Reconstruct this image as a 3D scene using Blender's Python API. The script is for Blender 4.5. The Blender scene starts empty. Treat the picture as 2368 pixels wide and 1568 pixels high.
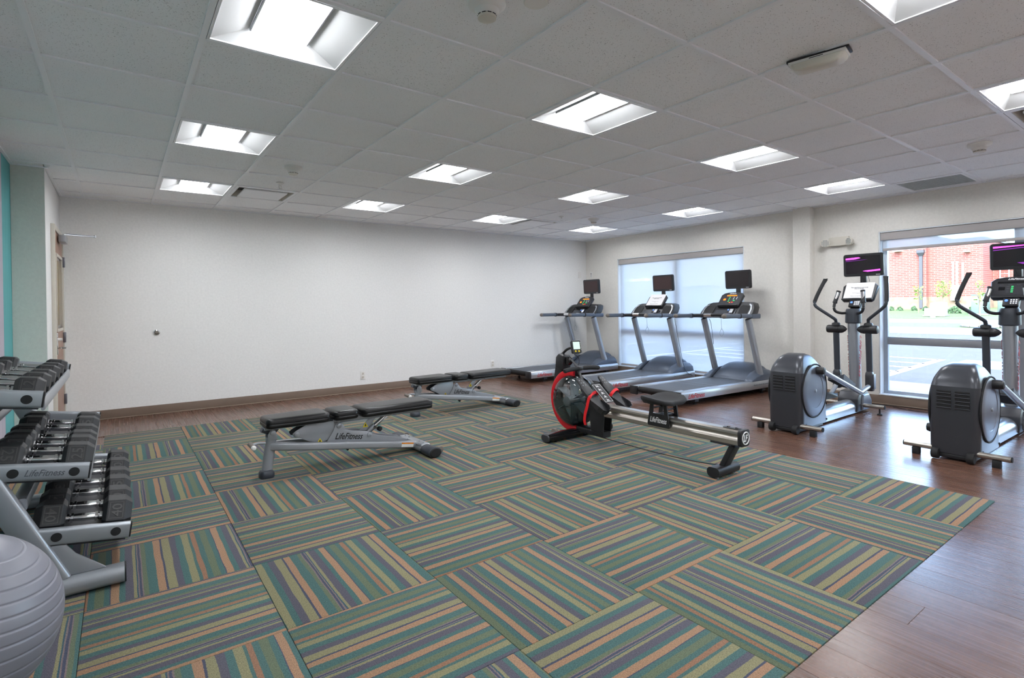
import bpy, bmesh, math, random
from mathutils import Vector, Matrix, Euler
from math import sin, cos, pi, radians, sqrt

rnd = random.Random(11)
scene = bpy.context.scene
col = scene.collection

# ------------------------------------------------------------------ camera
FPX, YAW, PITCH, ROLL = 1234.9, 0.6338, -0.007, -0.0113
EYE = 1.1807                      # eye height above the floor
ZC = 2.3882                       # ceiling grid height
XR, YB, XL, YN = 7.12, 7.31, -0.707, -2.2   # right / back / left / near wall faces

fw = Vector((sin(YAW)*cos(PITCH), cos(YAW)*cos(PITCH), sin(PITCH)))
rt0 = Vector((cos(YAW), -sin(YAW), 0)); up0 = rt0.cross(fw)
rt = rt0*cos(ROLL) + up0*sin(ROLL); up = up0*cos(ROLL) - rt0*sin(ROLL)
cam_d = bpy.data.cameras.new('camera'); cam = bpy.data.objects.new('camera', cam_d); col.objects.link(cam)
cam_d.sensor_fit = 'HORIZONTAL'; cam_d.sensor_width = 36.0
cam_d.lens = FPX/2368*36.0
cam_d.shift_y = -(784-717.56)/2368
cam_d.clip_start = 0.02; cam_d.clip_end = 400
M = Matrix((rt, up, -fw)).transposed().to_4x4(); M.translation = (0, 0, EYE)
cam.matrix_world = M
scene.camera = cam

# ------------------------------------------------------------------ view, sky, sun
scene.view_settings.view_transform = 'Standard'
scene.view_settings.look = 'None'
scene.view_settings.gamma = 1.0
scene.view_settings.use_curve_mapping = False
EXPOSURE = 1.56
LAMP = 16.0          # radiance of a ceiling light diffuser
SKY = 1.0
SUN = 1.0
scene.view_settings.exposure = EXPOSURE
world = bpy.data.worlds.new('sky'); scene.world = world; world.use_nodes = True
wt = world.node_tree; wt.nodes.clear()
w_out = wt.nodes.new('ShaderNodeOutputWorld'); w_bg = wt.nodes.new('ShaderNodeBackground')
w_sky = wt.nodes.new('ShaderNodeTexSky'); w_sky.sky_type = 'NISHITA'; w_sky.sun_disc = False
w_sky.sun_elevation = radians(50); w_sky.sun_rotation = radians(250); w_sky.air_density = 1.0; w_sky.dust_density = 2.5
w_bg.inputs['Strength'].default_value = SKY
wt.links.new(w_sky.outputs[0], w_bg.inputs[0]); wt.links.new(w_bg.outputs[0], w_out.inputs[0])
sun_d = bpy.data.lights.new('sun', 'SUN'); sun_d.energy = SUN; sun_d.angle = radians(0.6); sun_d.color = (1.0, .95, .88)
sun = bpy.data.objects.new('sun', sun_d); col.objects.link(sun)
sun.rotation_euler = Vector((0.52, 0.42, -0.75)).to_track_quat('-Z', 'Y').to_euler()
sun.location = (-20, -15, 30)

# ------------------------------------------------------------------ materials
def lin(c):
    def g(u):
        u /= 255.0
        return u/12.92 if u <= 0.04045 else ((u+0.055)/1.055)**2.4
    return (g(c[0]), g(c[1]), g(c[2]), 1.0)

class NT:
    def __init__(s, name):
        s.m = bpy.data.materials.new(name); s.m.use_nodes = True
        s.t = s.m.node_tree; s.n = s.t.nodes; s.n.clear()
        s.out = s.n.new('ShaderNodeOutputMaterial')
    def new(s, typ, **k):
        nd = s.n.new(typ)
        for a, b in k.items(): setattr(nd, a, b)
        return nd
    def link(s, a, b): s.t.links.new(a, b)
    def bsdf(s, rgb, rough=.5, metal=0., spec=.5):
        b = s.new('ShaderNodeBsdfPrincipled')
        b.inputs['Base Color'].default_value = lin(rgb)
        b.inputs['Roughness'].default_value = rough
        b.inputs['Metallic'].default_value = metal
        b.inputs['Specular IOR Level'].default_value = spec
        s.link(b.outputs[0], s.out.inputs[0])
        return b
    def coord(s, kind='Object'):
        return s.new('ShaderNodeTexCoord').outputs[kind]
    def mapping(s, vec, scale=(1, 1, 1), loc=(0, 0, 0)):
        mp = s.new('ShaderNodeMapping'); mp.inputs['Scale'].default_value = scale; mp.inputs['Location'].default_value = loc
        s.link(vec, mp.inputs['Vector']); return mp.outputs[0]
    def noise(s, vec, scale, detail=3, rough=.55):
        n = s.new('ShaderNodeTexNoise'); n.inputs['Scale'].default_value = scale; n.inputs['Detail'].default_value = detail
        n.inputs['Roughness'].default_value = rough
        s.link(vec, n.inputs['Vector']); return n.outputs['Fac']
    def ramp(s, fac, stops, interp='LINEAR'):
        r = s.new('ShaderNodeValToRGB'); r.color_ramp.interpolation = interp
        e = r.color_ramp.elements
        while len(e) > 1: e.remove(e[-1])
        e[0].position = stops[0][0]; e[0].color = stops[0][1]
        for p, c in stops[1:]:
            q = e.new(p); q.color = c
        s.link(fac, r.inputs[0]); return r.outputs[0]
    def math(s, op, a, b=None, c=None):
        m = s.new('ShaderNodeMath', operation=op)
        for i, x in enumerate((a, b, c)):
            if x is None: continue
            if isinstance(x, (int, float)): m.inputs[i].default_value = x
            else: s.link(x, m.inputs[i])
        return m.outputs[0]
    def mix(s, fac, a, b, blend='MIX'):
        m = s.new('ShaderNodeMix', data_type='RGBA', blend_type=blend)
        for i, x in ((0, fac), (6, a), (7, b)):
            if isinstance(x, (int, float, tuple)): m.inputs[i].default_value = x
            else: s.link(x, m.inputs[i])
        return m.outputs[2]
    def bump(s, b, h, strength=.3, dist=.002):
        n = s.new('ShaderNodeBump'); n.inputs['Strength'].default_value = strength; n.inputs['Distance'].default_value = dist
        s.link(h, n.inputs['Height']); s.link(n.outputs[0], b.inputs['Normal'])

MAT = {}
def pm(name, rgb, rough=.5, metal=0., spec=.5, var=0., vscale=6., bump=0., bscale=300., bdist=.001, coat=0.):
    """plain procedural material: base colour with soft tonal variation and fine grain"""
    t = NT(name); b = t.bsdf(rgb, rough, metal, spec)
    co = t.coord()
    if var > 0:
        c = lin(rgb)
        f = t.noise(co, vscale, 3)
        lo = tuple(x*(1-var) for x in c[:3])+(1,); hi = tuple(min(1, x*(1+var)) for x in c[:3])+(1,)
        t.link(t.ramp(f, [(.3, lo), (.7, hi)]), b.inputs['Base Color'])
    if bump > 0:
        t.bump(b, t.noise(co, bscale, 2), bump, bdist)
    if coat > 0: b.inputs['Coat Weight'].default_value = coat
    MAT[name] = t.m
    return t.m
def em(name, rgb, strength):
    t = NT(name); e = t.new('ShaderNodeEmission'); e.inputs[0].default_value = lin(rgb); e.inputs[1].default_value = strength
    t.link(e.outputs[0], t.out.inputs[0]); MAT[name] = t.m; return t.m

# room surfaces
def wall_paint(name, rgb, rough=.55, bstr=.35, spec=.4):
    t = NT(name); b = t.bsdf(rgb, rough, 0, spec); co = t.coord()
    c = lin(rgb)
    f = t.noise(co, 45, 4, .6)
    t.link(t.ramp(f, [(.3, tuple(x*.95 for x in c[:3])+(1,)), (.7, tuple(min(1, x*1.03) for x in c[:3])+(1,))]), b.inputs['Base Color'])
    h = t.math('ADD', t.noise(co, 150, 2), t.math('MULTIPLY', t.noise(co, 60, 2), .6))
    t.bump(b, h, bstr, .0025)
    MAT[name] = t.m
wall_paint('wall_white', (240, 239, 237))
wall_paint('wall_cream', (232, 228, 221))
wall_paint('wall_sage', (218, 220, 212))
def teal_wall():
    t = NT('wall_teal'); b = t.bsdf((80, 160, 162), .6); co = t.coord()
    v = t.mapping(co, (1, 60, .6)); f = t.noise(v, 2.2, 4)
    sp = t.new('ShaderNodeSeparateXYZ'); t.link(co, sp.inputs[0])
    u = t.math('FRACT', t.math('MULTIPLY', t.math('SUBTRACT', 5.944, sp.outputs[1]), 1/2.0))
    # wide vertical bands: teal, lavender grey; pale unseen ones added to raise bounce light
    band = t.ramp(u, [(0, lin((92, 170, 172))), (.20, lin((184, 176, 188))), (.42, lin((216, 220, 216))), (.60, lin((92, 170, 172))), (.72, lin((178, 196, 186))), (.90, lin((184, 176, 188)))], 'CONSTANT')
    fine = t.ramp(f, [(.3, (.78, .82, .84, 1)), (.5, (1, 1, 1, 1)), (.7, (1.18, 1.12, 1.1, 1))])
    t.link(t.mix(1.0, band, fine, 'MULTIPLY'), b.inputs['Base Color'])
    t.bump(b, f, .4, .002); MAT['wall_teal'] = t.m
teal_wall()
def ceiling_tile_mat():
    t = NT('ceiling_tile'); b = t.bsdf((205, 207, 210), .9, 0, .2)
    co = t.coord(); oi = t.new('ShaderNodeObjectInfo')
    mp = t.new('ShaderNodeVectorMath', operation='ADD'); t.link(co, mp.inputs[0])
    sc = t.new('ShaderNodeVectorMath', operation='SCALE'); sc.inputs[0].default_value = (7.1, 3.7, 1.3)
    t.link(oi.outputs['Random'], sc.inputs['Scale']); t.link(sc.outputs[0], mp.inputs[1])
    vv = mp.outputs[0]
    n = t.noise(vv, 170, 2, .5)
    spots = t.ramp(n, [(.64, (0, 0, 0, 1)), (.70, (1, 1, 1, 1))])
    big = t.noise(vv, 4, 2)
    base = t.ramp(big, [(.3, lin((246, 247, 249))), (.7, lin((250, 250, 251)))])
    t.link(t.mix(spots, base, lin((176, 176, 178))), b.inputs['Base Color'])
    t.bump(b, t.math('SUBTRACT', t.noise(vv, 500, 2), t.math('MULTIPLY', spots, 1.5)), .35, .0015)
    MAT['ceiling_tile'] = t.m
ceiling_tile_mat()
pm('grille_back', (205, 210, 210), .7)
pm('tee_white', (244, 245, 248), .45)
def wood_mat():
    t = NT('wood_plank'); b = t.bsdf((120, 84, 62), .33, 0, .7)
    co = t.coord(); oi = t.new('ShaderNodeObjectInfo')
    sc = t.new('ShaderNodeVectorMath', operation='SCALE'); sc.inputs[0].default_value = (13.1, 29.7, 3.3)
    t.link(oi.outputs['Random'], sc.inputs['Scale'])
    ad = t.new('ShaderNodeVectorMath', operation='ADD'); t.link(co, ad.inputs[0]); t.link(sc.outputs[0], ad.inputs[1])
    v = ad.outputs[0]
    g1 = t.noise(t.mapping(v, (26, 1.6, 1)), 1.0, 5, .6)
    g2 = t.noise(t.mapping(v, (120, 1.5, 1)), 1.0, 2, .5)
    g3 = t.noise(t.mapping(v, (5, .8, 1)), 1.0, 3, .5)
    f = t.math('ADD', t.math('MULTIPLY', g1, .5), t.math('ADD', t.math('MULTIPLY', g2, .09), t.math('MULTIPLY', g3, .45)))
    c = t.ramp(f, [(.34, lin((84, 57, 45))), (.56, lin((101, 71, 57))), (.80, lin((120, 89, 73)))])
    tone = t.math('MULTIPLY_ADD', oi.outputs['Random'], .22, .88)
    cb = t.new('ShaderNodeCombineColor'); 
    for i in range(3): t.link(tone, cb.inputs[i])
    t.link(t.mix(1.0, c, cb.outputs[0], 'MULTIPLY'), b.inputs['Base Color'])
    t.link(t.math('MULTIPLY_ADD', g2, .14, .20), b.inputs['Roughness'])
    t.bump(b, g2, .09, .0008)
    MAT['wood_plank'] = t.m
wood_mat()

TEAL, TAN, KHAKI, GREY = (70, 99, 97), (152, 119, 94), (130, 125, 95), (84, 82, 92)
OLIVE, PURP, BLUE, PINK, BRN = (95, 104, 83), (68, 72, 90), (54, 82, 94), (120, 105, 105), (138, 102, 80)
def carpet_mat():
    t = NT('carpet_stripe'); b = t.bsdf(TEAL, .95, 0, .15)
    b.inputs['Sheen Weight'].default_value = .05
    co = t.coord(); oi = t.new('ShaderNodeObjectInfo')
    sx = t.new('ShaderNodeSeparateXYZ'); t.link(co, sx.inputs[0])
    wob = t.math('MULTIPLY_ADD', t.noise(t.mapping(co, (8, 260, 1)), 1., 1), .006, -.003)
    wob2 = t.math('MULTIPLY_ADD', t.noise(t.mapping(co, (30, 5, 1)), 1., 1), .010, -.005)
    u = t.math('MULTIPLY_ADD', t.math('ADD', t.math('ADD', sx.outputs[0], wob), wob2), 1/.6096, .5)
    P = .686
    u = t.math('FRACT', t.math('MULTIPLY', t.math('ADD', u, t.math('MULTIPLY', oi.outputs['Random'], 37.3)), 1/P))
    seq = [(0, TAN), (.044, PURP), (.058, KHAKI), (.110, GREY), (.154, TEAL), (.198, KHAKI), (.246, TEAL), (.264, BRN),
           (.295, TEAL), (.330, OLIVE), (.378, TEAL), (.410, PURP), (.418, TAN), (.466, TEAL), (.497, GREY), (.545, KHAKI),
           (.563, BLUE), (.572, PINK), (.580, PURP), (.594, PINK), (.602, OLIVE), (.629, TEAL)]
    c = t.ramp(u, [(p/P, lin(k)) for p, k in seq], 'CONSTANT')
    n = t.noise(co, 240, 3, .7)
    n2 = t.noise(t.mapping(co, (420, 120, 1)), 1.0, 2, .6)
    sp = t.math('ADD', t.math('MULTIPLY', n, .6), t.math('MULTIPLY', n2, .5))
    shade = t.ramp(sp, [(.34, (.50, .50, .50, 1)), (.55, (1, 1, 1, 1)), (.76, (1.5, 1.5, 1.5, 1))])
    t.link(t.mix(1.0, c, shade, 'MULTIPLY'), b.inputs['Base Color'])
    t.bump(b, sp, .7, .004)
    MAT['carpet_stripe'] = t.m
carpet_mat()
pm('base_taupe', (128, 110, 96), .5, var=.04)
pm('toe_highlight', (150, 132, 116), .45)  # highlight along the toe, put in as a lighter taupe

# machine materials
pm('silver_paint', (168, 172, 178), .33, .55, var=.03)
pm('alu', (196, 200, 206), .28, .8, var=.03)
pm('grey_paint', (158, 161, 166), .36, .35, bump=.05, bscale=900)
pm('chrome', (225, 225, 226), .09, 1.0)
pm('steel', (178, 172, 164), .28, .9, var=.05)
pm('black_plastic', (33, 33, 36), .42, bump=.08, bscale=1200)
pm('black_gloss', (20, 20, 22), .18)
pm('charcoal', (56, 57, 62), .36, .15, bump=.05, bscale=1500)
pm('charcoal_top', (66, 68, 74), .3, .3)
pm('housing_grey', (122, 127, 138), .32, .5, var=.02)
pm('hood_grey', (92, 101, 116), .33, .25, var=.03)
pm('dark_slate', (56, 60, 68), .42, .1)
pm('rail_slate', (92, 101, 114), .4, .1)
pm('rubber', (26, 26, 28), .75, bump=.1)
pm('vinyl', (12, 12, 14), .30, spec=.4, bump=.04, bscale=700, bdist=.0004)
pm('belt', (84, 89, 98), .6, var=.12, vscale=200, bump=.2, bscale=900)
pm('belt_mark', (150, 156, 166), .6)
pm('red', (196, 22, 34), .4)
pm('red_gloss', (206, 18, 34), .25)
pm('red_strap', (224, 26, 34), .6, bump=.2, bscale=1200)
pm('logo_red', (190, 30, 40), .45)
pm('logo_black', (18, 18, 20), .45)
pm('logo_white', (240, 240, 240), .45)
pm('logo_grey', (86, 90, 96), .5)
pm('yellow', (226, 202, 30), .5)
pm('orange', (232, 140, 34), .45)
pm('label_white', (226, 226, 222), .55)
pm('paper', (226, 224, 224), .75)
pm('ink', (70, 70, 74), .7)
pm('plastic_white', (232, 230, 226), .4)
pm('plastic_cream', (214, 208, 196), .4)
pm('screen_off', (30, 24, 28), .12)
pm('screen_brown', (60, 40, 40), .18)
pm('console_face', (46, 46, 50), .38)
pm('sock_grey', (120, 112, 104), .55)
pm('frame_alu', (172, 180, 190), .35, .3)
pm('frame_rail', (142, 142, 146), .4, .2)
pm('shade_grey', (178, 172, 170), .6)
pm('jamb_white', (226, 230, 234), .5)
pm('door_wood', (170, 134, 114), .45, var=.06, vscale=4)
pm('door_frame', (208, 202, 190), .45)
pm('hinge', (120, 122, 130), .35, .7)
pm('ball_grey', (126, 126, 136), .36, .05, var=.03)
pm('hex_rubber', (30, 30, 33), .5, bump=.1, bscale=500)
pm('hex_side', (50, 56, 74), .5)
pm('rubber_num', (64, 62, 62), .4)
pm('grill_grey', (150, 154, 154), .6)
pm('lamp_panel', (206, 206, 206), .5)
em('diffuser', (248, 251, 255), LAMP)
em('led_orange', (255, 110, 30), 1.2)
em('led_green', (60, 220, 110), .9)
em('led_red', (255, 60, 40), 1.0)
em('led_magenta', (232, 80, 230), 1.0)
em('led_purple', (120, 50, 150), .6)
em('led_white', (225, 235, 255), .9)
em('led_blue', (90, 130, 255), .9)
em('lcd', (170, 190, 180), .7)

def clear_mats():
    t = NT('tank_clear')
    tr = t.new('ShaderNodeBsdfTransparent'); tr.inputs[0].default_value = (.84, .89, .90, 1)
    gl = t.new('ShaderNodeBsdfGlossy'); gl.inputs['Roughness'].default_value = .03
    fr = t.new('ShaderNodeFresnel'); fr.inputs[0].default_value = 1.5
    mx = t.new('ShaderNodeMixShader'); t.link(t.math('MULTIPLY_ADD', fr.outputs[0], 1.2, .05), mx.inputs[0])
    t.link(tr.outputs[0], mx.inputs[1]); t.link(gl.outputs[0], mx.inputs[2]); t.link(mx.outputs[0], t.out.inputs[0]); MAT['tank_clear'] = t.m
    t = NT('tank_water')
    tr = t.new('ShaderNodeBsdfTransparent'); tr.inputs[0].default_value = (.55, .70, .74, 1)
    df = t.new('ShaderNodeBsdfPrincipled'); df.inputs['Base Color'].default_value = lin((60, 96, 108)); df.inputs['Roughness'].default_value = .1
    mx = t.new('ShaderNodeMixShader'); mx.inputs[0].default_value = .35
    t.link(tr.outputs[0], mx.inputs[1]); t.link(df.outputs[0], mx.inputs[2]); t.link(mx.outputs[0], t.out.inputs[0]); MAT['tank_water'] = t.m
    t = NT('window_glass')
    tr = t.new('ShaderNodeBsdfTransparent'); tr.inputs[0].default_value = (.93, .96, .97, 1)
    gl = t.new('ShaderNodeBsdfGlossy'); gl.inputs['Roughness'].default_value = .01
    fr = t.new('ShaderNodeFresnel'); fr.inputs[0].default_value = 1.45
    mx = t.new('ShaderNodeMixShader'); t.link(t.math('MULTIPLY', fr.outputs[0], .6), mx.inputs[0])
    t.link(tr.outputs[0], mx.inputs[1]); t.link(gl.outputs[0], mx.inputs[2]); t.link(mx.outputs[0], t.out.inputs[0]); MAT['window_glass'] = t.m
    t = NT('shade_fabric')
    tr = t.new('ShaderNodeBsdfTransparent'); tr.inputs[0].default_value = (.95, .97, 1, 1)
    tl = t.new('ShaderNodeBsdfTranslucent'); tl.inputs[0].default_value = (.60, .585, .575, 1)
    df = t.new('ShaderNodeBsdfDiffuse'); df.inputs[0].default_value = (.86, .88, .92, 1)
    co = t.coord(); wv = t.noise(t.mapping(co, (1, 900, 900)), 1., 1)
    m1 = t.new('ShaderNodeMixShader'); t.link(t.math('MULTIPLY_ADD', wv, .1, .30), m1.inputs[0])
    t.link(tl.outputs[0], m1.inputs[1]); t.link(df.outputs[0], m1.inputs[2])
    m2 = t.new('ShaderNodeMixShader'); m2.inputs[0].default_value = .30
    t.link(m1.outputs[0], m2.inputs[1]); t.link(tr.outputs[0], m2.inputs[2]); t.link(m2.outputs[0], t.out.inputs[0]); MAT['shade_fabric'] = t.m
clear_mats()

# outdoors
pm('asphalt', (56, 56, 60), .9, var=.12, vscale=2.5, bump=.4, bscale=120)
pm('concrete', (98, 96, 92), .85, var=.05, vscale=3)
pm('line_white', (190, 190, 190), .8)
pm('line_blue', (110, 140, 168), .8)
pm('grass', (64, 84, 45), .95, var=.25, vscale=9, bump=.5, bscale=40)
pm('mulch', (86, 66, 55), .95, var=.2, vscale=20)
def brick_mat():
    t = NT('brick_red'); b = t.bsdf((166, 86, 76), .85)
    co = t.coord(); sp = t.new('ShaderNodeSeparateXYZ'); t.link(co, sp.inputs[0])
    cb = t.new('ShaderNodeCombineXYZ'); t.link(sp.outputs[1], cb.inputs[0]); t.link(sp.outputs[2], cb.inputs[1])
    bt = t.new('ShaderNodeTexBrick'); t.link(cb.outputs[0], bt.inputs['Vector'])
    bt.inputs['Color1'].default_value = lin((118, 66, 59)); bt.inputs['Color2'].default_value = lin((106, 56, 50)); bt.inputs['Mortar'].default_value = lin((134, 108, 102))
    bt.inputs['Scale'].default_value = 1.0; bt.inputs['Brick Width'].default_value = .42; bt.inputs['Row Height'].default_value = .14; bt.inputs['Mortar Size'].default_value = .012
    t.link(bt.outputs[0], b.inputs['Base Color']); MAT['brick_red'] = t.m
brick_mat()
pm('stone_base', (113, 95, 79), .9, var=.25, vscale=2.5)
pm('dark_metal', (52, 55, 62), .5)
pm('box_green', (75, 93, 86), .6)
pm('util_grey', (150, 153, 157), .5)
pm('leaf', (93, 120, 52), .8, var=.3, vscale=4)
pm('shrub', (59, 84, 55), .9, var=.3, vscale=5)
pm('bark', (100, 88, 76), .9)
pm('shop_wall', (104, 100, 96), .8, var=.03)
pm('shop_band', (116, 110, 108), .8)
pm('dark_glass', (92, 104, 122), .2)

# ------------------------------------------------------------------ mesh builder
class MB:
    def __init__(s): s.v = []; s.f = []
    def add(s, vs, fs):
        o = len(s.v); s.v += [Vector(v) for v in vs]; s.f += [[i+o for i in f] for f in fs]; return s
    def box(s, cx, cy, cz, sx, sy, sz, rot=None, taper=None):
        vs = []
        for dz in (-.5, .5):
            k = 1 if (taper is None or dz < 0) else taper
            for dx, dy in ((-.5, -.5), (.5, -.5), (.5, .5), (-.5, .5)):
                vs.append(Vector((dx*sx*k, dy*sy*k, dz*sz)))
        if rot is not None:
            R = rot if isinstance(rot, Matrix) else Euler(rot).to_matrix()
            vs = [R @ v for v in vs]
        vs = [v+Vector((cx, cy, cz)) for v in vs]
        return s.add(vs, [[0, 3, 2, 1], [4, 5, 6, 7], [0, 1, 5, 4], [1, 2, 6, 5], [2, 3, 7, 6], [3, 0, 4, 7]])
    def bb(s, x0, x1, y0, y1, z0, z1):
        return s.box((x0+x1)/2, (y0+y1)/2, (z0+z1)/2, abs(x1-x0), abs(y1-y0), abs(z1-z0))
    def loft(s, rings, caps=True, closed=False):
        n = len(rings[0]); o = len(s.v)
        for r in rings: s.v += [Vector(p) for p in r]
        m = len(rings)
        for i in range(m if closed else m-1):
            a = o+i*n; b = o+((i+1) % m)*n
            for j in range(n):
                k = (j+1) % n
                s.f.append([a+j, a+k, b+k, b+j])
        if caps and not closed:
            s.f.append([o+j for j in range(n)][::-1]); s.f.append([o+(m-1)*n+j for j in range(n)])
        return s
    def sweep(s, pts, prof, up=(0, 0, 1), scales=None, caps=True, closed=False):
        pts = [Vector(p) for p in pts]; up = Vector(up); rings = []; n = len(pts)
        for i, p in enumerate(pts):
            if closed: d = (pts[(i+1) % n]-pts[i-1])
            elif i == 0: d = pts[1]-pts[0]
            elif i == n-1: d = pts[-1]-pts[-2]
            else: d = (pts[i+1]-p).normalized()+(p-pts[i-1]).normalized()
            d.normalize()
            u = up if abs(d.dot(up)) < .98 else Vector((1, 0, 0)) if abs(d.x) < .9 else Vector((0, 1, 0))
            a = d.cross(u).normalized(); b = a.cross(d).normalized()
            k = scales[i] if scales else 1
            rings.append([p+a*(q[0]*k)+b*(q[1]*k) for q in prof])
        return s.loft(rings, caps, closed)
    def tube(s, pts, r, n=12, up=(0, 0, 1), caps=True, closed=False):
        if isinstance(r, (list, tuple)): sc = r
        else: sc = [r]*len(pts)
        prof = [(cos(2*pi*i/n), sin(2*pi*i/n)) for i in range(n)]
        return s.sweep(pts, prof, up, sc, caps, closed)
    def prism(s, poly, a, b, plane='xz'):
        def P(u, v, w):
            return {'xz': (u, w, v), 'yz': (w, u, v), 'xy': (u, v, w)}[plane]
        return s.loft([[P(u, v, a) for u, v in poly], [P(u, v, b) for u, v in poly]])
    def lathe(s, prof, origin=(0, 0, 0), axis=(0, 0, 1), n=24, ang=None, caps=False):
        ax = Vector(axis).normalized(); u = Vector((1, 0, 0)) if abs(ax.x) < .9 else Vector((0, 1, 0))
        e1 = ax.cross(u).normalized(); e2 = ax.cross(e1); o = Vector(origin)
        rings = []
        for r, h in prof:
            r = max(r, 1e-4)
            rings.append([o+ax*h+e1*(r*cos(2*pi*i/n))+e2*(r*sin(2*pi*i/n)) for i in range(n)])
        return s.loft(rings, True)
    def xf(s, M, start=0):
        for i in range(start, len(s.v)): s.v[i] = M @ s.v[i]
        return s
    def mesh(s, name, bevel=0., seg=2, smooth=35):
        me = bpy.data.meshes.new(name); bm = bmesh.new()
        vs = [bm.verts.new(v) for v in s.v]
        for f in s.f:
            try: bm.faces.new([vs[i] for i in f])
            except ValueError: pass
        bmesh.ops.remove_doubles(bm, verts=bm.verts, dist=1e-5)
        bmesh.ops.recalc_face_normals(bm, faces=bm.faces)
        if bevel > 0:
            es = [e for e in bm.edges if len(e.link_faces) == 2 and e.calc_face_angle(0) > radians(28)]
            bmesh.ops.bevel(bm, geom=es, offset=bevel, offset_type='OFFSET', segments=seg, profile=.5, affect='EDGES', clamp_overlap=True)
        for f in bm.faces: f.smooth = smooth > 0
        bm.to_mesh(me); bm.free()
        if smooth > 0: me.set_sharp_from_angle(angle=radians(smooth))
        return me
    def build(s, name, mat, parent=None, bevel=0., seg=2, smooth=35):
        me = s.mesh(name, bevel, seg, smooth)
        return obj(name, me, mat, parent)

def obj(name, me, mat, parent=None):
    if not me.materials: me.materials.append(MAT[mat])
    o = bpy.data.objects.new(name, me); col.objects.link(o)
    if parent: o.parent = parent
    return o
def tag(o, label, cat, group=None):
    o['label'] = label; o['category'] = cat
    if group: o['group'] = group
    return o
def struct(o, label=None):
    o['kind'] = 'structure'
    if label: o['label'] = label
    return o
def empty(name, loc=(0, 0, 0), rz=0):
    o = bpy.data.objects.new(name, None); col.objects.link(o); o.location = loc; o.rotation_euler = (0, 0, rz)
    o.empty_display_size = .1
    return o
def dup(root, loc, rz, skip=()):
    r = root.copy(); col.objects.link(r); r.location = loc; r.rotation_euler = (0, 0, rz)
    for ch in list(root.children):
        if ch.name.split('.')[0] in skip: continue
        c = ch.copy(); col.objects.link(c); c.parent = r
        for g in list(ch.children):
            d = g.copy(); col.objects.link(d); d.parent = c
    return r
def rrect(w, h, r, n=4):
    pts = []
    for cx, cy, a0 in ((w/2-r, h/2-r, 0), (-w/2+r, h/2-r, 90), (-w/2+r, -h/2+r, 180), (w/2-r, -h/2+r, 270)):
        for i in range(n+1):
            a = radians(a0+90*i/n); pts.append((cx+r*cos(a), cy+r*sin(a)))
    return pts
def bez(pts, n=8):
    """Catmull-Rom through points"""
    P = [Vector(p) for p in pts]; out = []
    for i in range(len(P)-1):
        p0 = P[max(i-1, 0)]; p1 = P[i]; p2 = P[i+1]; p3 = P[min(i+2, len(P)-1)]
        for k in range(n):
            t = k/n
            out.append(.5*((2*p1)+(p2-p0)*t+(2*p0-5*p1+4*p2-p3)*t*t+(3*p1-p0-3*p2+p3)*t**3))
    out.append(P[-1]); return out
def frame(o, xd, yd):
    x = Vector(xd).normalized(); z = x.cross(Vector(yd)).normalized(); y = z.cross(x)
    m = Matrix((x, y, z)).transposed().to_4x4(); m.translation = Vector(o); return m
_txt = {}
def text(name, body, width, mat, parent, mtx, shear=.0, extrude=.0006, height=None, bold=0.):
    key = (body, width, shear, extrude, height, mat, bold)
    if key not in _txt:
        cu = bpy.data.curves.new('t', 'FONT'); cu.body = body; cu.shear = shear; cu.align_x = 'CENTER'; cu.align_y = 'CENTER'
        cu.extrude = .01; cu.resolution_u = 2; cu.space_line = .95; cu.offset = bold
        o = bpy.data.objects.new('t', cu); col.objects.link(o)
        dg = bpy.context.evaluated_depsgraph_get(); dg.update()
        me = bpy.data.meshes.new_from_object(o.evaluated_get(dg))
        bpy.data.objects.remove(o); bpy.data.curves.remove(cu)
        xs = [v.co.x for v in me.vertices]; ys = [v.co.y for v in me.vertices]
        sx = width/(max(xs)-min(xs)); sy = sx if height is None else height/(max(ys)-min(ys))
        cx = (max(xs)+min(xs))/2; cy = (max(ys)+min(ys))/2
        for v in me.vertices:
            v.co.x = (v.co.x-cx)*sx; v.co.y = (v.co.y-cy)*sy; v.co.z = extrude if v.co.z > 0 else -extrude
        me.name = name; me.materials.clear(); _txt[key] = me
    o = obj(name, _txt[key], mat, parent); o.matrix_basis = mtx
    return o
SCRIPT = 'LifeFitness'

# ================================================================== THE ROOM
TOP = ZC+.16
fl = struct(MB().bb(XL-.12, XR+.24, YN-.12, YB+.12, -.12, -.006).build('floor', 'wood_plank'), 'brown wood-look plank floor')
# ---- wood planks (visible part of the floor), running along y
CA = -.1287; CB = 5.7266; CT = .6096           # carpet tile lattice
CX1 = CA+7*CT; CY0 = CB-8*CT; CY1 = CB+CT
_pl = {}
def plank(x0, x1, y0, y1):
    k = (round(x1-x0, 3), round(y1-y0, 3))
    if k not in _pl:
        w, l = k; _pl[k] = MB().bb(-w/2+.0005, w/2-.0005, -l/2+.0005, l/2-.0005, -.006, 0).mesh('floor_plank', .0008, 1, 0)
    o = obj('floor_plank', _pl[k], 'wood_plank', fl); o.location = ((x0+x1)/2, (y0+y1)/2, 0)
PW, PL_ = .1829, 1.2192
def strip(x0, x1, ya, yb):
    y = ya-rnd.choice((0, .3, .5, .75, .9, 1.05))
    while y < yb-.01:
        a, b = max(y, ya), min(y+PL_, yb)
        if b-a > .03: plank(x0, x1, round(a, 3), round(b, 3))
        y += PL_
k = 0
while CX1+k*PW < XR-.001:
    strip(CX1+k*PW, min(CX1+(k+1)*PW, XR), -1.0, YB); k += 1
k = 0
while CX1-k*PW > XL+.001:
    x1 = CX1-k*PW; x0 = max(x1-PW, XL); k += 1
    strip(x0, x1, CY1, YB)
    if x0 > 1.0: strip(x0, x1, -.2, CY0)
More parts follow.
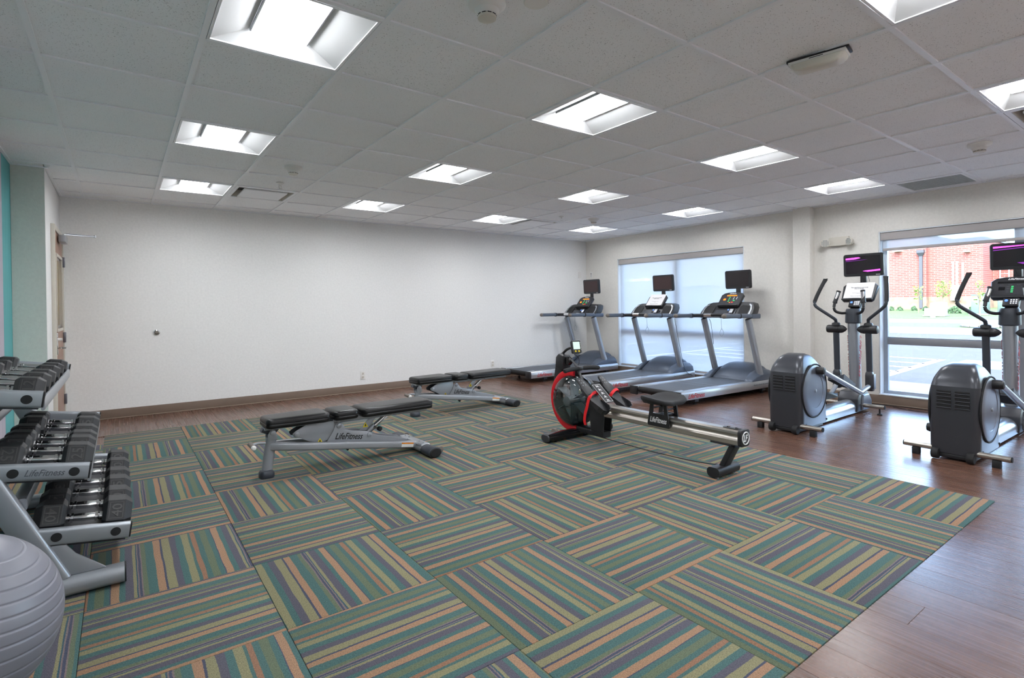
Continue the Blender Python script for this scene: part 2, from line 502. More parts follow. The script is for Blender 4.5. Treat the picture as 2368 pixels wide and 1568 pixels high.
# ---- carpet tiles
cp = tag(empty('carpet', (1.7, 3.6, 0)), 'square carpet tiles striped green, tan and grey, laid quarter-turned', 'carpet')
_ct = {}
def ctile(w, l):
    k = (round(w, 3), round(l, 3))
    if k not in _ct:
        _ct[k] = MB().bb(-w/2+.0008, w/2-.0008, -l/2+.0008, l/2-.0008, -.005, .004).mesh('carpet_tile', .002, 2, 50)
    return _ct[k]
for i in range(-1, 7):
    for j in range(-1, 8):
        x0, x1 = max(CA+i*CT, XL+.003), CA+(i+1)*CT
        if i == -1 and j == -1: continue
        y1, y0 = CB-j*CT, CB-(j+1)*CT
        w, l = x1-x0, y1-y0
        odd = (i+j) % 2
        o = obj('carpet_tile', ctile(l, w) if odd else ctile(w, l), 'carpet_stripe', cp)
        o.location = ((x0+x1)/2-1.7, (y0+y1)/2-3.6, 0)
        o.rotation_euler = (0, 0, (rnd.choice((90, 270)) if odd else rnd.choice((0, 180)))*pi/180)
i = -1; o = obj('carpet_tile', ctile(CA-XL-.003, 5.94-CB), 'carpet_stripe', cp); o.location = ((CA+XL)/2-1.7, (5.94+CB)/2-3.6, 0)
# ---- walls
struct(MB().bb(-.62, XR+.24, YB, YB+.12, 0, TOP).build('wall_back', 'wall_white', smooth=0), 'long plain white back wall')
W1 = (4.14, 6.52); W2 = (.10, 2.48); WZ = (.105, 2.0); XO = XR+.24
m = MB()
for a, b in ((YN, W2[0]), (W2[1], W1[0]), (W1[1], YB)): m.bb(XR, XO, a, b, 0, TOP)
for a, b in (W1, W2): m.bb(XR, XO, a, b, 0, WZ[0]).bb(XR, XO, a, b, WZ[1], TOP)
struct(m.build('wall_right', 'wall_cream', smooth=0), 'cream window wall')
struct(MB().bb(XL-.12, XL, YN, 5.944, 0, TOP).build('wall_left', 'wall_teal', smooth=0), 'teal striped side wall')
struct(MB().bb(XL-.12, XO, YN-.12, YN, 0, TOP).build('wall_near', 'wall_white', smooth=0))
jog = struct(MB().bb(XL-.12, -.4955, 5.9445, YB-.001, 0, TOP).build('wall_alcove', 'wall_white', smooth=0), 'short white wall stub with the door')
MB().bb(XL+.001, -.494, 5.941, 5.9445, .001, TOP-.01).build('sage_face', 'wall_sage', jog, smooth=0)  # end face, slightly darker and greener than the stub
struct(MB().bb(7.0, XR+.001, 3.19, 3.40, 0, TOP).build('wall_pilaster', 'wall_cream', bevel=.004), 'shallow cream pilaster between the windows')
# ---- baseboards
def base(name, x0, x1, y0, y1, nx, ny):
    b = struct(MB().bb(x0, x1, y0, y1, .001, .104).build(name, 'base_taupe', bevel=.003))
    if nx: MB().bb(x0-.010, x0, y0, y1, .001, .012).build('toe', 'toe_highlight', b, bevel=.003)
    if ny: MB().bb(x0, x1, y0-.010, y0, .001, .012).build('toe', 'toe_highlight', b, bevel=.003)
base('baseboard_back', -.49, XR-.012, YB-.008, YB-.0005, 0, 1)
base('baseboard_right', XR-.008, XR-.0005, 3.405, YB-.02, 1, 0)
base('baseboard_right_near', XR-.008, XR-.0005, YN+.01, 3.185, 1, 0)
base('baseboard_pilaster', 6.992, 6.9995, 3.188, 3.402, 1, 0)
base('baseboard_left', XL+.0005, XL+.008, YN+.01, 5.93, 0, 0)
# ---- windows
def window(n, Y, label):
    y0, y1 = Y; z0, z1 = WZ; yc = (y0+y1)/2; r = struct(empty('window_%d' % n, (XR, yc, z0)), label)
    def part(name, mat, x0, x1, a, b, c, d, bevel=.003):
        mb = MB().bb(x0-XR, x1-XR, a-yc, b-yc, c-z0, d-z0); return mb.build(name, mat, r, bevel)
    part('sill', 'jamb_white', XR-.015, 7.225, y0+.002, y1-.002, z0+.001, z0+.014)
    for a in (y0+.001, y1-.013): part('jamb', 'jamb_white', XR+.001, 7.225, a, a+.012, z0+.015, z1-.001)
    part('head', 'jamb_white', XR+.001, 7.225, y0+.014, y1-.014, z1-.013, z1-.001)
    xa, xb = 7.225, 7.285
    for a in (y0+.002, y1-.052): part('frame_stile', 'frame_alu', xa, xb, a, a+.05, z0+.002, z1-.002)
    part('frame_rail', 'frame_alu', xa, xb, y0+.053, y1-.053, z0+.002, z0+.05)
    part('frame_rail', 'frame_alu', xa, xb, y0+.053, y1-.053, z1-.05, z1-.002)
    part('mullion', 'frame_rail', xa-.005, xb, yc-.035, yc+.035, z0+.051, z1-.051)
    for a, b in ((y0+.053, yc-.036), (yc+.036, y1-.053)):
        part('transom', 'frame_rail', xa-.005, xb, a, b, .69, .765)
        part('bead', 'frame_alu', xa+.012, xb-.02, a, b, .766, .778)
        for c, d in ((z0+.051, .689), (.779, z1-.051)):
            part('pane', 'window_glass', 7.253, 7.257, a, b, c, d, 0)
    return r
window(1, W1, 'window behind the treadmills, covered by a lowered shade')
window(2, W2, 'window behind the ellipticals, looking onto a car park')
def shade(Y, zb, label):
    y0, y1 = Y; yc = (y0+y1)/2
    r = tag(empty('roller_shade', (XR+.04, yc, WZ[1]-.014)), label, 'roller shade', 'roller shades over the windows')
    zo = WZ[1]-.014
    MB().bb(-.025, .045, -(y1-y0)/2+.016, (y1-y0)/2-.016, -.086, -.002).build('valance', 'shade_grey', r, .004)
    MB().bb(.006, .008, -(y1-y0)/2+.03, (y1-y0)/2-.03, zb-zo+.03, -.06).build('fabric', 'shade_fabric', r, 0)
    MB().bb(-.002, .016, -(y1-y0)/2+.028, (y1-y0)/2-.028, zb-zo, zb-zo+.032).build('hem_bar', 'shade_grey', r, .006)
    cc = MB().tube(bez([(-.012, -(y1-y0)/2+.03, -.05), (-.014, -(y1-y0)/2+.03, -.6), (-.012, -(y1-y0)/2+.034, -1.2)], 4), .0018, 6)
    cc.build('pull_chain', 'plastic_white', r)
shade(W1, .125, 'white roller shade pulled right down behind the treadmills')
shade(W2, 1.775, 'white roller shade rolled almost fully up above the ellipticals')

# ---- ceiling
ce = struct(MB().bb(XL-.12, XO, YN-.12, YB+.12, ZC+.13, ZC+.25).build('ceiling', 'tee_white', smooth=0), 'suspended ceiling with square white tiles')
GX0, GXS, GY0, GYS = -.296, .6093, 2.1279, .6099
LIGHTS = [(c, r) for c in (1, 4, 7, 10) for r in (6, 3, 0, -3, -6)]  # last row and outer lights of the fourth: out of view, added for lighting
DIFF = [(2, 6), (8, 6), (8, -3)]; RET = [(11, -1)]
special = set(LIGHTS+DIFF+RET)
_tl = {}
def cell(c, r):
    x0, x1 = GX0+c*GXS, GX0+(c+1)*GXS; y0, y1 = GY0+r*GYS, GY0+(r+1)*GYS
    return max(x0, XL+.002), min(x1, XR-.002), max(y0, YN+.002), min(y1, YB-.002)
def add_tile(x0, x1, y0, y1):
    w, l = round(x1-x0, 3), round(y1-y0, 3)
    if w < .02 or l < .02: return
    if (w, l) not in _tl: _tl[(w, l)] = MB().bb(-w/2+.002, w/2-.002, -l/2+.002, l/2-.002, 0, .014).mesh('ceiling_tile', .0015, 1, 0)
    o = obj('ceiling_tile', _tl[(w, l)], 'ceiling_tile', ce); o.location = ((x0+x1)/2, (y0+y1)/2, ZC+.009)
for c in range(-1, 13):
    for r in range(-8, 9):
        if (c, r) in special: continue
        x0, x1, y0, y1 = cell(c, r)
        if x1 <= x0 or y1 <= y0: continue
        if c == -1 and y1 > 5.944:
            if y0 < 5.944: add_tile(x0, -.497, y0, 5.94)
            x0 = -.492
        add_tile(x0, x1, y0, y1)
tw = .012
for c in range(0, 13):
    x = GX0+c*GXS
    o = MB().bb(x-tw, x+tw, YN+.002, YB-.002, ZC, ZC+.0088).build('grid_bar', 'tee_white', ce, 0, smooth=0)
for r in range(-7, 9):
    y = GY0+r*GYS
    MB().bb((XL if y < 5.944 else -.493)+.002, XR-.002, y-tw, y+tw, ZC+.0006, ZC+.0086).build('grid_bar', 'tee_white', ce, 0, smooth=0)
for a in ((XR-.022, XR-.001, YN, YB-.001), (-.49, XR-.024, YB-.022, YB-.001), (XL+.001, XL+.022, YN, 5.94), (-.492, -.471, 5.945, YB-.023), (XL+.023, -.472, 5.92, 5.9408)):
    MB().bb(a[0], a[1], a[2], a[3], ZC-.001, ZC+.0085).build('edge_trim', 'tee_white', ce, 0, smooth=0)

# ---- recessed ceiling lights
def troffer():
    root = empty('ceiling_light'); S = .290; D = .065
    m = MB()
    for sx in (-1, 1):
        m.bb(sx*S, sx*(S-.012), -S, S, .0005, .006).bb(-S, S, sx*S, sx*(S-.012), .0005, .006)
    m.build('frame', 'tee_white', root)
    a, b = S-.010, .128
    for sx in (-1, 1):
        MB().add([(sx*a, -a, .004), (sx*a, a, .004), (sx*b, .215, D), (sx*b, -.215, D), (sx*a, -a, .012), (sx*a, a, .012), (sx*b, .215, D+.008), (sx*b, -.215, D+.008)],
                 [[0, 1, 2, 3], [4, 7, 6, 5], [0, 4, 5, 1], [1, 5, 6, 2], [2, 6, 7, 3], [3, 7, 4, 0]]).build('side_reflector', 'lamp_panel', root, smooth=0)
        MB().add([(-a, sx*a, .004), (a, sx*a, .004), (b, sx*.215, D), (-b, sx*.215, D), (-a, sx*a, .012), (a, sx*a, .012), (b, sx*.215, D+.008), (-b, sx*.215, D+.008)],
                 [[0, 1, 2, 3], [4, 7, 6, 5], [0, 4, 5, 1], [1, 5, 6, 2], [2, 6, 7, 3], [3, 7, 4, 0]]).build('end_reflector', 'lamp_panel', root, smooth=0)
    prof = [(b-.010-2*(b-.010)*i/10) for i in range(11)]
    ring = [[(x, y, D-.004-.026*(1-(x/(b-.01))**2)) for x in prof]+[(x, y, D+.002) for x in prof[::-1]] for y in (-.225, .225)]
    MB().loft(ring).build('diffuser', 'diffuser', root, smooth=60)
    for sx in (-1, 1): MB().bb(sx*(b-.008), sx*(b-.001), -.215, .215, D-.012, D+.004).build('diffuser_trim', 'util_grey', root)
    MB().bb(-S+.004, S-.004, -S+.004, S-.004, D+.012, D+.03).build('housing', 'tee_white', root)
    return root
L0 = troffer(); first = True
colname = {1: 'first row from the teal wall', 4: 'second row from the teal wall', 7: 'third row from the teal wall', 10: 'row nearest the windows'}
rowname = {6: 'nearest the back wall', 3: 'second from the back wall', 0: 'third from the back wall', -3: 'fourth from the back wall', -6: 'added out of view, fifth from the back wall'}
for c, r in LIGHTS:
    x0, x1, y0, y1 = cell(c, r)
    p = ((x0+x1)/2, (y0+y1)/2, ZC)
    o = L0 if first else dup(L0, p, 0)
    o.location = p; first = False
    tag(o, 'lit recessed light, %s, in the %s' % (rowname[r], colname[c]), 'ceiling light', 'square recessed ceiling lights')

# ---- air diffusers, return grille, detectors, sprinklers
def air_diffuser(c, r, label):
    x0, x1, y0, y1 = cell(c, r); o = tag(empty('air_diffuser', ((x0+x1)/2, (y0+y1)/2, ZC)), label, 'air vent', 'square ceiling air diffusers')
    S = .29; m = MB()
    for s in (-1, 1): m.bb(s*S, s*(S-.03), -S, S, .0005, .008).bb(-S+.03, S-.03, s*S, s*(S-.03), .0005, .008)
    m.build('frame', 'tee_white', o)
    MB().bb(-.27, .27, -.27, .27, .075, .085).build('throat', 'black_plastic', o)
    MB().bb(-.205, .205, -.215, .215, -.006, .008).build('plate', 'tee_white', o, .003)
    m = MB()
    for s in (-1, 1):
        m.add([(s*.26, -.26, .008), (s*.26, .26, .008), (s*.235, .235, .075), (s*.235, -.235, .075)], [[0, 1, 2, 3]])
        m.add([(-.26, s*.26, .008), (.26, s*.26, .008), (.235, s*.235, .075), (-.235, s*.235, .075)], [[0, 1, 2, 3]])
    m.build('cone', 'plastic_cream', o, smooth=0)
air_diffuser(2, 6, 'square air diffuser panel beside the light nearest the left end of the back wall')
air_diffuser(8, 6, 'square air diffuser panel above the farthest treadmill')
air_diffuser(8, -3, 'air diffuser cut off by the right edge of the view')
x0, x1, y0, y1 = cell(11, -1)
g = tag(empty('return_grille', ((x0+x1)/2, (y0+y1)/2, ZC)), 'grey eggcrate return grille in the ceiling above the window', 'air vent')
m = MB()
for s in (-1, 1): m.bb(s*.29, s*.262, -.29, .29, .0005, .008).bb(-.262, .262, s*.29, s*.262, .0005, .008)
m.build('frame', 'tee_white', g)
m = MB()
for i in range(21):
    t = -.25+i*.025
    m.bb(t-.001, t+.001, -.26, .26, .002, .014).bb(-.26, .26, t-.001, t+.001, .002, .014)
m.build('eggcrate', 'grille_back', g, smooth=0)
MB().bb(-.262, .262, -.262, .262, .020, .026).build('backing', 'grille_back', g)
def smoke(x, y, label, s=1.0):
    o = tag(empty('smoke_detector', (x, y, ZC)), label, 'smoke detector', 'smoke detectors on the ceiling')
    MB().lathe([(.074*s, .009), (.076*s, -.003), (.074*s, -.008), (.060*s, -.016), (.050*s, -.024)], n=32).build('base', 'plastic_white', o, smooth=50)
    MB().lathe([(.0495*s, -.0245), (.044*s, -.034), (.040*s, -.044), (.036*s, -.046)], n=32).build('cover', 'plastic_white', o, smooth=50)
    MB().lathe([(.034*s, -.046), (.038*s, -.050), (.037*s, -.058), (.026*s, -.061), (.002, -.0615)], n=32).build('chamber', 'plastic_cream', o, smooth=50)
    m = MB()
    for i in range(10):
        a = 2*pi*i/10
        m.box(.0352*s*cos(a), .0352*s*sin(a), -.0478, .006, .014, .003, (0, 0, a))
    m.build('slots', 'rubber', o)
smoke(1.198, 1.776, 'large smoke detector nearest the viewer, beside the biggest light')
smoke(1.213, 4.785, 'smoke detector between the left lights and the back wall')
smoke(5.358, 5.337, 'smoke detector above the treadmills near the far corner')
smoke(5.366, 1.183, 'smoke detector above the nearest elliptical')
def sprinkler(x, y, label):
    o = tag(empty('sprinkler', (x, y, ZC)), label, 'sprinkler', 'pendant sprinkler heads')
    MB().lathe([(.032, .004), (.032, -.003), (.022, -.008), (.012, -.008)], n=20).build('escutcheon', 'plastic_white', o)
    m = MB().lathe([(.010, -.007), (.010, -.022), (.006, -.024)], n=10)
    for s in (-1, 1): m.tube([(s*.009, 0, -.018), (s*.013, 0, -.034), (s*.003, 0, -.052)], .0025, 6)
    m.build('frame_arms', 'plastic_white', o)
    MB().lathe([(.016, -.052), (.016, -.055), (.002, -.055)], n=14).build('deflector', 'chrome', o)
sprinkler(1.259, 5.446, 'pendant sprinkler between the light and detector near the left of the back wall')
sprinkler(4.828, 5.419, 'pendant sprinkler above the farthest treadmill')
o = MB().lathe([(.05, .004), (.05, -.001), (.047, -.004), (.002, -.004)], origin=(1.349, 1.65, ZC), n=28).build('sprinkler_cover', 'plastic_white')
tag(o, 'flat round concealed sprinkler cover at the top edge of the view', 'sprinkler')
e = tag(empty('occupancy_sensor', (2.775, 1.216, ZC), radians(-79)), 'oblong white box fixed on the ceiling grid near the middle', 'sensor')
MB().bb(-.135, .135, -.045, .045, -.010, .003).build('mounting_plate', 'black_plastic', e, .003)
MB().bb(-.125, .125, -.055, .055, -.024, -.010).build('housing', 'plastic_white', e, .004)
rings = []
for t, zz in ((1, -.024), (.97, -.036), (.86, -.050), (.6, -.058)):
    rings.append([(x, y, zz) for x, y in rrect(.24*t, .104*t, .02*t)])
MB().loft(rings).build('lens', 'plastic_cream', e, smooth=50)
MB().bb(-.03, .03, -.0565, -.055, -.019, -.016).build('slot', 'rubber', e)

# ---- wall fittings
def plate(name, label, loc, axis, slots=True, cat='outlet', grp='wall plates'):
    o = tag(empty(name, loc), label, cat, grp)
    if axis == 'y':
        MB().bb(-.036, .036, -.006, -.0005, -.058, .058).build('faceplate', 'plastic_white', o, .002)
        if slots:
            for dz in (-.024, .024):
                p = MB().bb(-.015, .015, -.0085, -.006, dz-.016, dz+.016).build('socket', 'plastic_cream', o, .001)
                MB().bb(-.007, -.005, -.009, -.0084, dz-.004, dz+.007).bb(.005, .007, -.009, -.0084, dz-.004, dz+.007).build('slot', 'rubber', p)
    else:
        MB().bb(-.006, -.0005, -.036, .036, -.058, .058).build('faceplate', 'plastic_white', o, .002)
        MB().bb(-.0085, -.006, -.008, .008, .010, .028).build('jack', 'rubber', o)
        MB().bb(-.0085, -.006, -.008, .008, -.026, -.010).build('jack', 'grill_grey', o)
plate('wall_outlet', 'white wall outlet left of the rear bench above the baseboard', (2.751, YB, .235), 'y')
plate('wall_outlet', 'white wall outlet right of the rear bench near the farthest treadmill', (4.961, YB, .24), 'y')
plate('wall_plate', 'white blank plate high on the back wall beside the far corner', (6.95, YB, 1.755), 'y', False)
plate('wall_plate', 'white jack plate high on the window wall beside the far corner', (XR, 7.17, 1.755), 'x')
o = tag(empty('door_bumper', (.337, YB, .93)), 'round chrome door bumper on the white back wall', 'door stop')
MB().lathe([(.034, -.001), (.034, -.008), (.030, -.014), (.022, -.016), (.020, -.010)], axis=(0, 1, 0), n=24).build('rim', 'chrome', o)
MB().lathe([(.021, -.004), (.019, -.020), (.010, -.026), (.001, -.027)], axis=(0, 1, 0), n=20).build('bumper', 'sock_grey', o)
# emergency light on the window wall
e = tag(empty('emergency_light', (XR, 2.89, 1.925)), 'twin-head emergency light on the wall left of the open window', 'emergency light')
MB().bb(-.050, -.001, -.112, .112, -.048, .060).build('battery_box', 'plastic_cream', e, .006)
for s in (-1, 1):
    R = Euler((0, 0, radians(28*s))).to_matrix()
    h = MB().lathe([(.034, .03), (.052, 0), (.055, -.016), (.051, -.020)], axis=(1, 0, 0), n=20)
    h.xf(Matrix.Translation((-.078, s*.140, -.010)) @ R.to_4x4() @ Matrix.Diagonal((1, 1, .86, 1)))
    hd = h.build('lamp_head', 'plastic_cream', e)
    m = MB()
    for i in range(-2, 3):
        for k in range(-2, 3):
            if i*i+k*k > 6: continue
            m.box(-.0205, i*.016, k*.016, .006, .011, .011)
    m.xf(Matrix.Translation((-.078, s*.140, -.010)) @ R.to_4x4()); m.build('led_cells', 'grill_grey', hd, .001)
    MB().tube([(-.03, s*.105, -.006), (-.06, s*.135, -.008)], .012, 10).build('swivel', 'plastic_cream', e)

# ---- door in the alcove wall
d = struct(empty('door_1', (-.4955, 6.85, 0)), 'tan wooden door with a narrow glass light, seen edge-on')
def dp(name, mat, x0, x1, y0, y1, z0, z1, par=None, bevel=.002):
    return MB().bb(x0, x1, y0-6.85, y1-6.85, z0, z1).build(name, mat, par or d, bevel)
dp('jamb', 'door_frame', .0005, .030, 6.38, 6.43, .002, 1.985); dp('jamb', 'door_frame', .0005, .030, 7.245, 7.295, .002, 1.985)
dp('head', 'door_frame', .0005, .030, 6.431, 7.244, 1.935, 1.985)
leaf = dp('leaf', 'door_wood', .001, .020, 6.435, 7.24, .012, 1.93)
dp('vision_glass', 'screen_brown', .020, .022, 6.56, 7.12, 1.02, 1.70, leaf)
pm('amber_glass', (128, 104, 40), .25)
dp('glass_edge', 'amber_glass', .022, .026, 6.60, 7.08, 1.05, 1.67, leaf)
for a in ((6.53, 6.56, .99, 1.73), (7.12, 7.15, .99, 1.73)): dp('glass_bead', 'door_frame', .020, .030, a[0], a[1], a[2], a[3], leaf)
dp('glass_bead', 'door_frame', .020, .030, 6.56, 7.12, .99, 1.02, leaf); dp('glass_bead', 'door_frame', .020, .030, 6.56, 7.12, 1.70, 1.73, leaf)
for z in (.22, .86, 1.64): dp('hinge', 'hinge', .018, .044, 7.225, 7.262, z, z+.105, None, .004)
dp('lock_plate', 'chrome', .020, .030, 6.50, 6.545, .78, .98, leaf)
MB().tube(bez([(.03, -.33, .84), (.075, -.33, .84), (.082, -.31, .84), (.082, -.21, .84)], 5), .008, 8).build('lever', 'chrome', leaf)
MB().tube([(.03, -.33, .92), (.062, -.33, .92)], .014, 12).build('lock_cylinder', 'plastic_white', leaf)
cl = tag(empty('door_closer', (-.4955, 6.85, 1.90)), 'silver door closer with its arm reaching into the room', 'door closer')
MB().bb(.031, .085, -.14, .14, -.045, .020).build('body', 'silver_paint', cl, .004)
MB().tube([(.06, .08, .022), (.06, .08, .05)], .012, 10).build('spindle', 'alu', cl)
m = MB(); m.sweep([(.06, .08, .046), (.30, .20, .052)], rrect(.022, .008, .003, 2)); m.build('main_arm', 'alu', cl)
m = MB(); m.sweep([(.30, .20, .060), (.07, .16, .066)], rrect(.018, .008, .003, 2)); m.build('fore_arm', 'alu', cl)
MB().tube([(.30, .20, .044), (.30, .20, .070)], .011, 10).build('pivot', 'alu', cl)

# ---- cables along the window wall
def cable(label, pts, r=.004):
    o = MB().tube(bez(pts, 8), r, 8).build('power_cable', 'rubber'); tag(o, label, 'cable', 'black cables along the window wall'); return o
cable('black cable lying along the baseboard between the two ellipticals', [(6.95, 2.62, .006), (7.02, 2.45, .006), (7.07, 2.2, .006), (7.05, 1.9, .006), (7.0, 1.6, .006), (6.93, 1.45, .006)])
cable('thin black lead looping on the floor in front of the window', [(6.98, 2.30, .006), (6.90, 2.05, .005), (6.94, 1.75, .005), (6.86, 1.52, .005)], .003)
c1 = cable('black plug lead behind the farther elliptical', [(6.88, 2.75, .02), (6.98, 2.82, .10), (7.05, 2.9, .06), (7.06, 2.7, .006), (7.03, 2.56, .006)])

# ================================================================== OUTDOORS
GZ = -.12
struct(MB().bb(XO+.001, 10.3, -30, 60, GZ-.2, GZ).build('sidewalk', 'concrete'))
lot = struct(MB().bb(10.301, 26.7, -60, 110, GZ-.2, GZ-.012).build('parking_lot', 'asphalt'))
def gz(x): return GZ+max(0, x-27)*.03
def slab(name, mat, xa, xb, dz=0.):
    a, b = gz(xa)+dz, gz(xb)+dz
    m = MB().add([(xa, -60, a), (xb, -60, b), (xb, 110, b), (xa, 110, a), (xa, -60, a-.4), (xb, -60, b-.4), (xb, 110, b-.4), (xa, 110, a-.4)],
                 [[0, 1, 2, 3], [4, 7, 6, 5], [0, 4, 5, 1], [1, 5, 6, 2], [2, 6, 7, 3], [3, 7, 4, 0]])
    return struct(m.build(name, mat, smooth=0))
slab('kerb_walk', 'concrete', 26.701, 29.7, .06)
slab('grass_verge', 'grass', 29.701, 33.2, .05)
slab('road', 'concrete', 33.201, 37.6, 0)
slab('grass_bank', 'grass', 37.601, 90, .02)
# painted bay lines
def line(x0, y0, x1, y1, w=.10, mat='line_white'):
    dx, dy = x1-x0, y1-y0; L = sqrt(dx*dx+dy*dy)
    MB().box((x0+x1)/2, (y0+y1)/2, GZ-.0105, L, w, .003, (0, 0, math.atan2(dy, dx))).build('painted_line', mat, lot, smooth=0)
line(11.0, 3.75, 15.0, 4.0, .16)
for k, (xx, xe) in enumerate(((14.9, 0), (13.75, 0), (12.75, 0), (11.9, 0))):
    yt = 3.75+(xx-11.0)*.0625
    line(xx, yt, xx+.35, yt+5.0, .13)
line(15.0, 9.2, 11.0, 9.0, .16)
MB().add([(13.45, 1.2, GZ-.011), (13.55, 3.55, GZ-.011), (15.3, 3.62, GZ-.011), (15.3, 1.25, GZ-.011), (13.45, 1.2, GZ-.009), (13.55, 3.55, GZ-.009), (15.3, 3.62, GZ-.009), (15.3, 1.25, GZ-.009)],
         [[0, 1, 2, 3], [4, 7, 6, 5], [0, 4, 5, 1], [1, 5, 6, 2], [2, 6, 7, 3], [3, 7, 4, 0]]).build('painted_bay', 'line_blue', lot, smooth=0)
for yy in (12.0, 15.0, 18.0, -3.0): line(11.0, yy, 15.5, yy+.3, .12)
# brick building across the road
bz = gz(50.4)
bb = tag(empty('brick_building', (50.4, 15, bz)), 'red brick building with a stone base across the road', 'building')
def bpart(name, mat, x0, x1, y0, y1, z0, z1, par=None, bevel=0):
    return MB().bb(x0-50.4, x1-50.4, y0-15, y1-15, z0-bz, z1-bz).build(name, mat, par or bb, bevel, smooth=0)
bpart('wall', 'brick_red', 50.4, 62, 14.34, 24.0, 1.56, 6.3)
bpart('wall', 'brick_red', 50.9, 62, 11.05, 14.339, 1.56, 5.75)
bpart('wall', 'brick_red', 53.5, 62, 8.2, 11.049, 1.56, 5.3)
for a in ((50.3, 14.30, 24.05), (50.8, 11.0, 14.299), (53.4, 8.15, 10.99)): bpart('stone_base', 'stone_base', a[0], 62, a[1], a[2], bz-.3, 1.559)
bpart('coping', 'concrete', 50.3, 62, 14.28, 24.1, 6.301, 6.45)
bpart('coping', 'dark_metal', 50.75, 62, 10.95, 14.27, 5.751, 5.9); bpart('coping', 'dark_metal', 53.4, 62, 8.1, 10.94, 5.301, 5.42)
ds = bpart('downspout', 'dark_metal', 50.22, 50.385, 14.53, 14.74, bz+.1, 4.73)
m = MB().add([(-.22, -.66, 4.75-bz), (-.02, -.66, 4.75-bz), (-.02, -.18, 4.75-bz), (-.22, -.18, 4.75-bz)], [])
MB().loft([[(-.18, -.47, 4.731-bz), (-.02, -.47, 4.731-bz), (-.02, -.26, 4.731-bz), (-.18, -.26, 4.731-bz)], [(-.32, -.60, 5.0-bz), (-.02, -.60, 5.0-bz), (-.02, -.13, 5.0-bz), (-.32, -.13, 5.0-bz)], [(-.32, -.60, 5.22-bz), (-.02, -.60, 5.22-bz), (-.02, -.13, 5.22-bz), (-.32, -.13, 5.22-bz)]]).build('rain_head', 'dark_metal', ds, smooth=0)
for y in (16.15, 19.2): bpart('wall_light', 'label_white', 49.95, 50.395, y-.26, y+.26, 5.22, 5.30)
bpart('wall_light', 'label_white', 50.45, 50.895, 11.75, 12.1, 4.85, 4.93)
for y, z1 in ((12.78, 4.2), (12.56, 4.2), (12.2, 4.1)): bpart('conduit', 'util_grey', 50.78, 50.895, y-.06, y+.06, 2.2, z1)
mt = bpart('meter_cabinet', 'util_grey', 50.5, 50.895, 12.34, 12.88, 1.26, 2.42)
for i in range(3):
    for k in range(2): bpart('meter', 'label_white', 50.42, 50.5, 12.47+k*.27-.07, 12.47+k*.27+.07, 1.42+i*.33, 1.58+i*.33, mt)
lad = bpart('ladder_rail', 'util_grey', 53.2, 53.26, 10.55, 10.62, 2.4, 5.3); bpart('ladder_rail', 'util_grey', 53.2, 53.26, 10.05, 10.12, 2.4, 5.3)
for i in range(9): bpart('ladder_rung', 'util_grey', 53.21, 53.25, 10.12, 10.55, 2.6+i*.3, 2.64+i*.3)
# shop block seen through the shade
sz = gz(46)
sh = tag(empty('shop_building', (46, 38, sz)), 'pale shop building faintly seen through the lowered shade', 'building')
def spart(name, mat, x0, x1, y0, y1, z0, z1, par=None):
    return MB().bb(x0-46, x1-46, y0-38, y1-38, z0-sz, z1-sz).build(name, mat, par or sh, 0, smooth=0)
spart('wall', 'shop_wall', 46, 58, 24.5, 60, sz-.3, 6.6)
spart('parapet', 'shop_band', 45.8, 58, 24.4, 60, 6.601, 7.0)
for y in (26, 30, 34.2, 43, 47.5, 52): 
    f = spart('shopfront', 'dark_glass', 45.93, 45.999, y, y+2.6, sz+.05, 2.9)
    spart('awning', 'shop_band', 45.2, 45.999, y-.2, y+2.8, 3.0, 3.2)
text('shop_sign', 'Great Clips', 2.7, 'logo_white', sh, frame((45.95-46, 38.75-38, 3.92-sz), (0, -1, 0), (0, 0, 1)), extrude=.03)
# yard fittings
z4 = gz(40)+.02
a = tag(empty('condenser_unit', (40, 10.9, z4)), 'pale air-conditioning unit on the grass before the brick building', 'air conditioner')
MB().bb(-.45, .45, -.55, .55, 0, .09).build('pad', 'concrete', a, .01)
u = MB().bb(-.38, .38, -.48, .1, .09, .85).build('cabinet', 'util_grey', a, .03)
MB().bb(-.30, .30, .12, .5, .09, .50).build('side_cabinet', 'util_grey', a, .02)
for i in range(6): MB().bb(-.386, -.38, -.44, .06, .18+i*.1, .23+i*.1).build('louver', 'grill_grey', u, 0, smooth=0)
MB().lathe([(.26, .851), (.26, .87), (.02, .88)], origin=(0, -.19, 0), n=20).build('fan_guard', 'grill_grey', u)
o = MB().lathe([(.12, -.05), (.12, .80), (.10, .86), (.02, .88)], n=20).build('bollard', 'label_white'); o.location = (39, 10.78, gz(39)+.02)
tag(o, 'white round bollard in front of the air-conditioning unit', 'bollard')
def cabinet(x, y, w, h, label):
    o = tag(empty('utility_cabinet', (x, y, gz(x)+.02)), label, 'utility box', 'green utility cabinets')
    MB().bb(-.5, .5, -w/2-.08, w/2+.08, 0, .1).build('pad', 'concrete', o)
    b = MB().bb(-.4, .4, -w/2, w/2, .1, h).build('body', 'box_green', o, .02)
    MB().bb(-.42, .42, -w/2-.02, w/2+.02, h, h+.05).build('lid', 'box_green', o, .01)
    MB().bb(-.405, -.4, -.003, .003, .15, h-.04).build('door_seam', 'dark_metal', b)
    MB().bb(-.406, -.4, w*.15, w*.42, h-.36, h-.08).build('warning_label', 'label_white', b)
    MB().bb(-.407, -.406, w*.15, w*.42, h-.14, h-.08).build('warning_stripe', 'orange', b)
cabinet(42, 9.25, .72, 1.20, 'green utility cabinet with an orange-topped label beside the road')
cabinet(43.6, 8.25, .95, 1.15, 'wider plain green utility cabinet right of the labelled one')
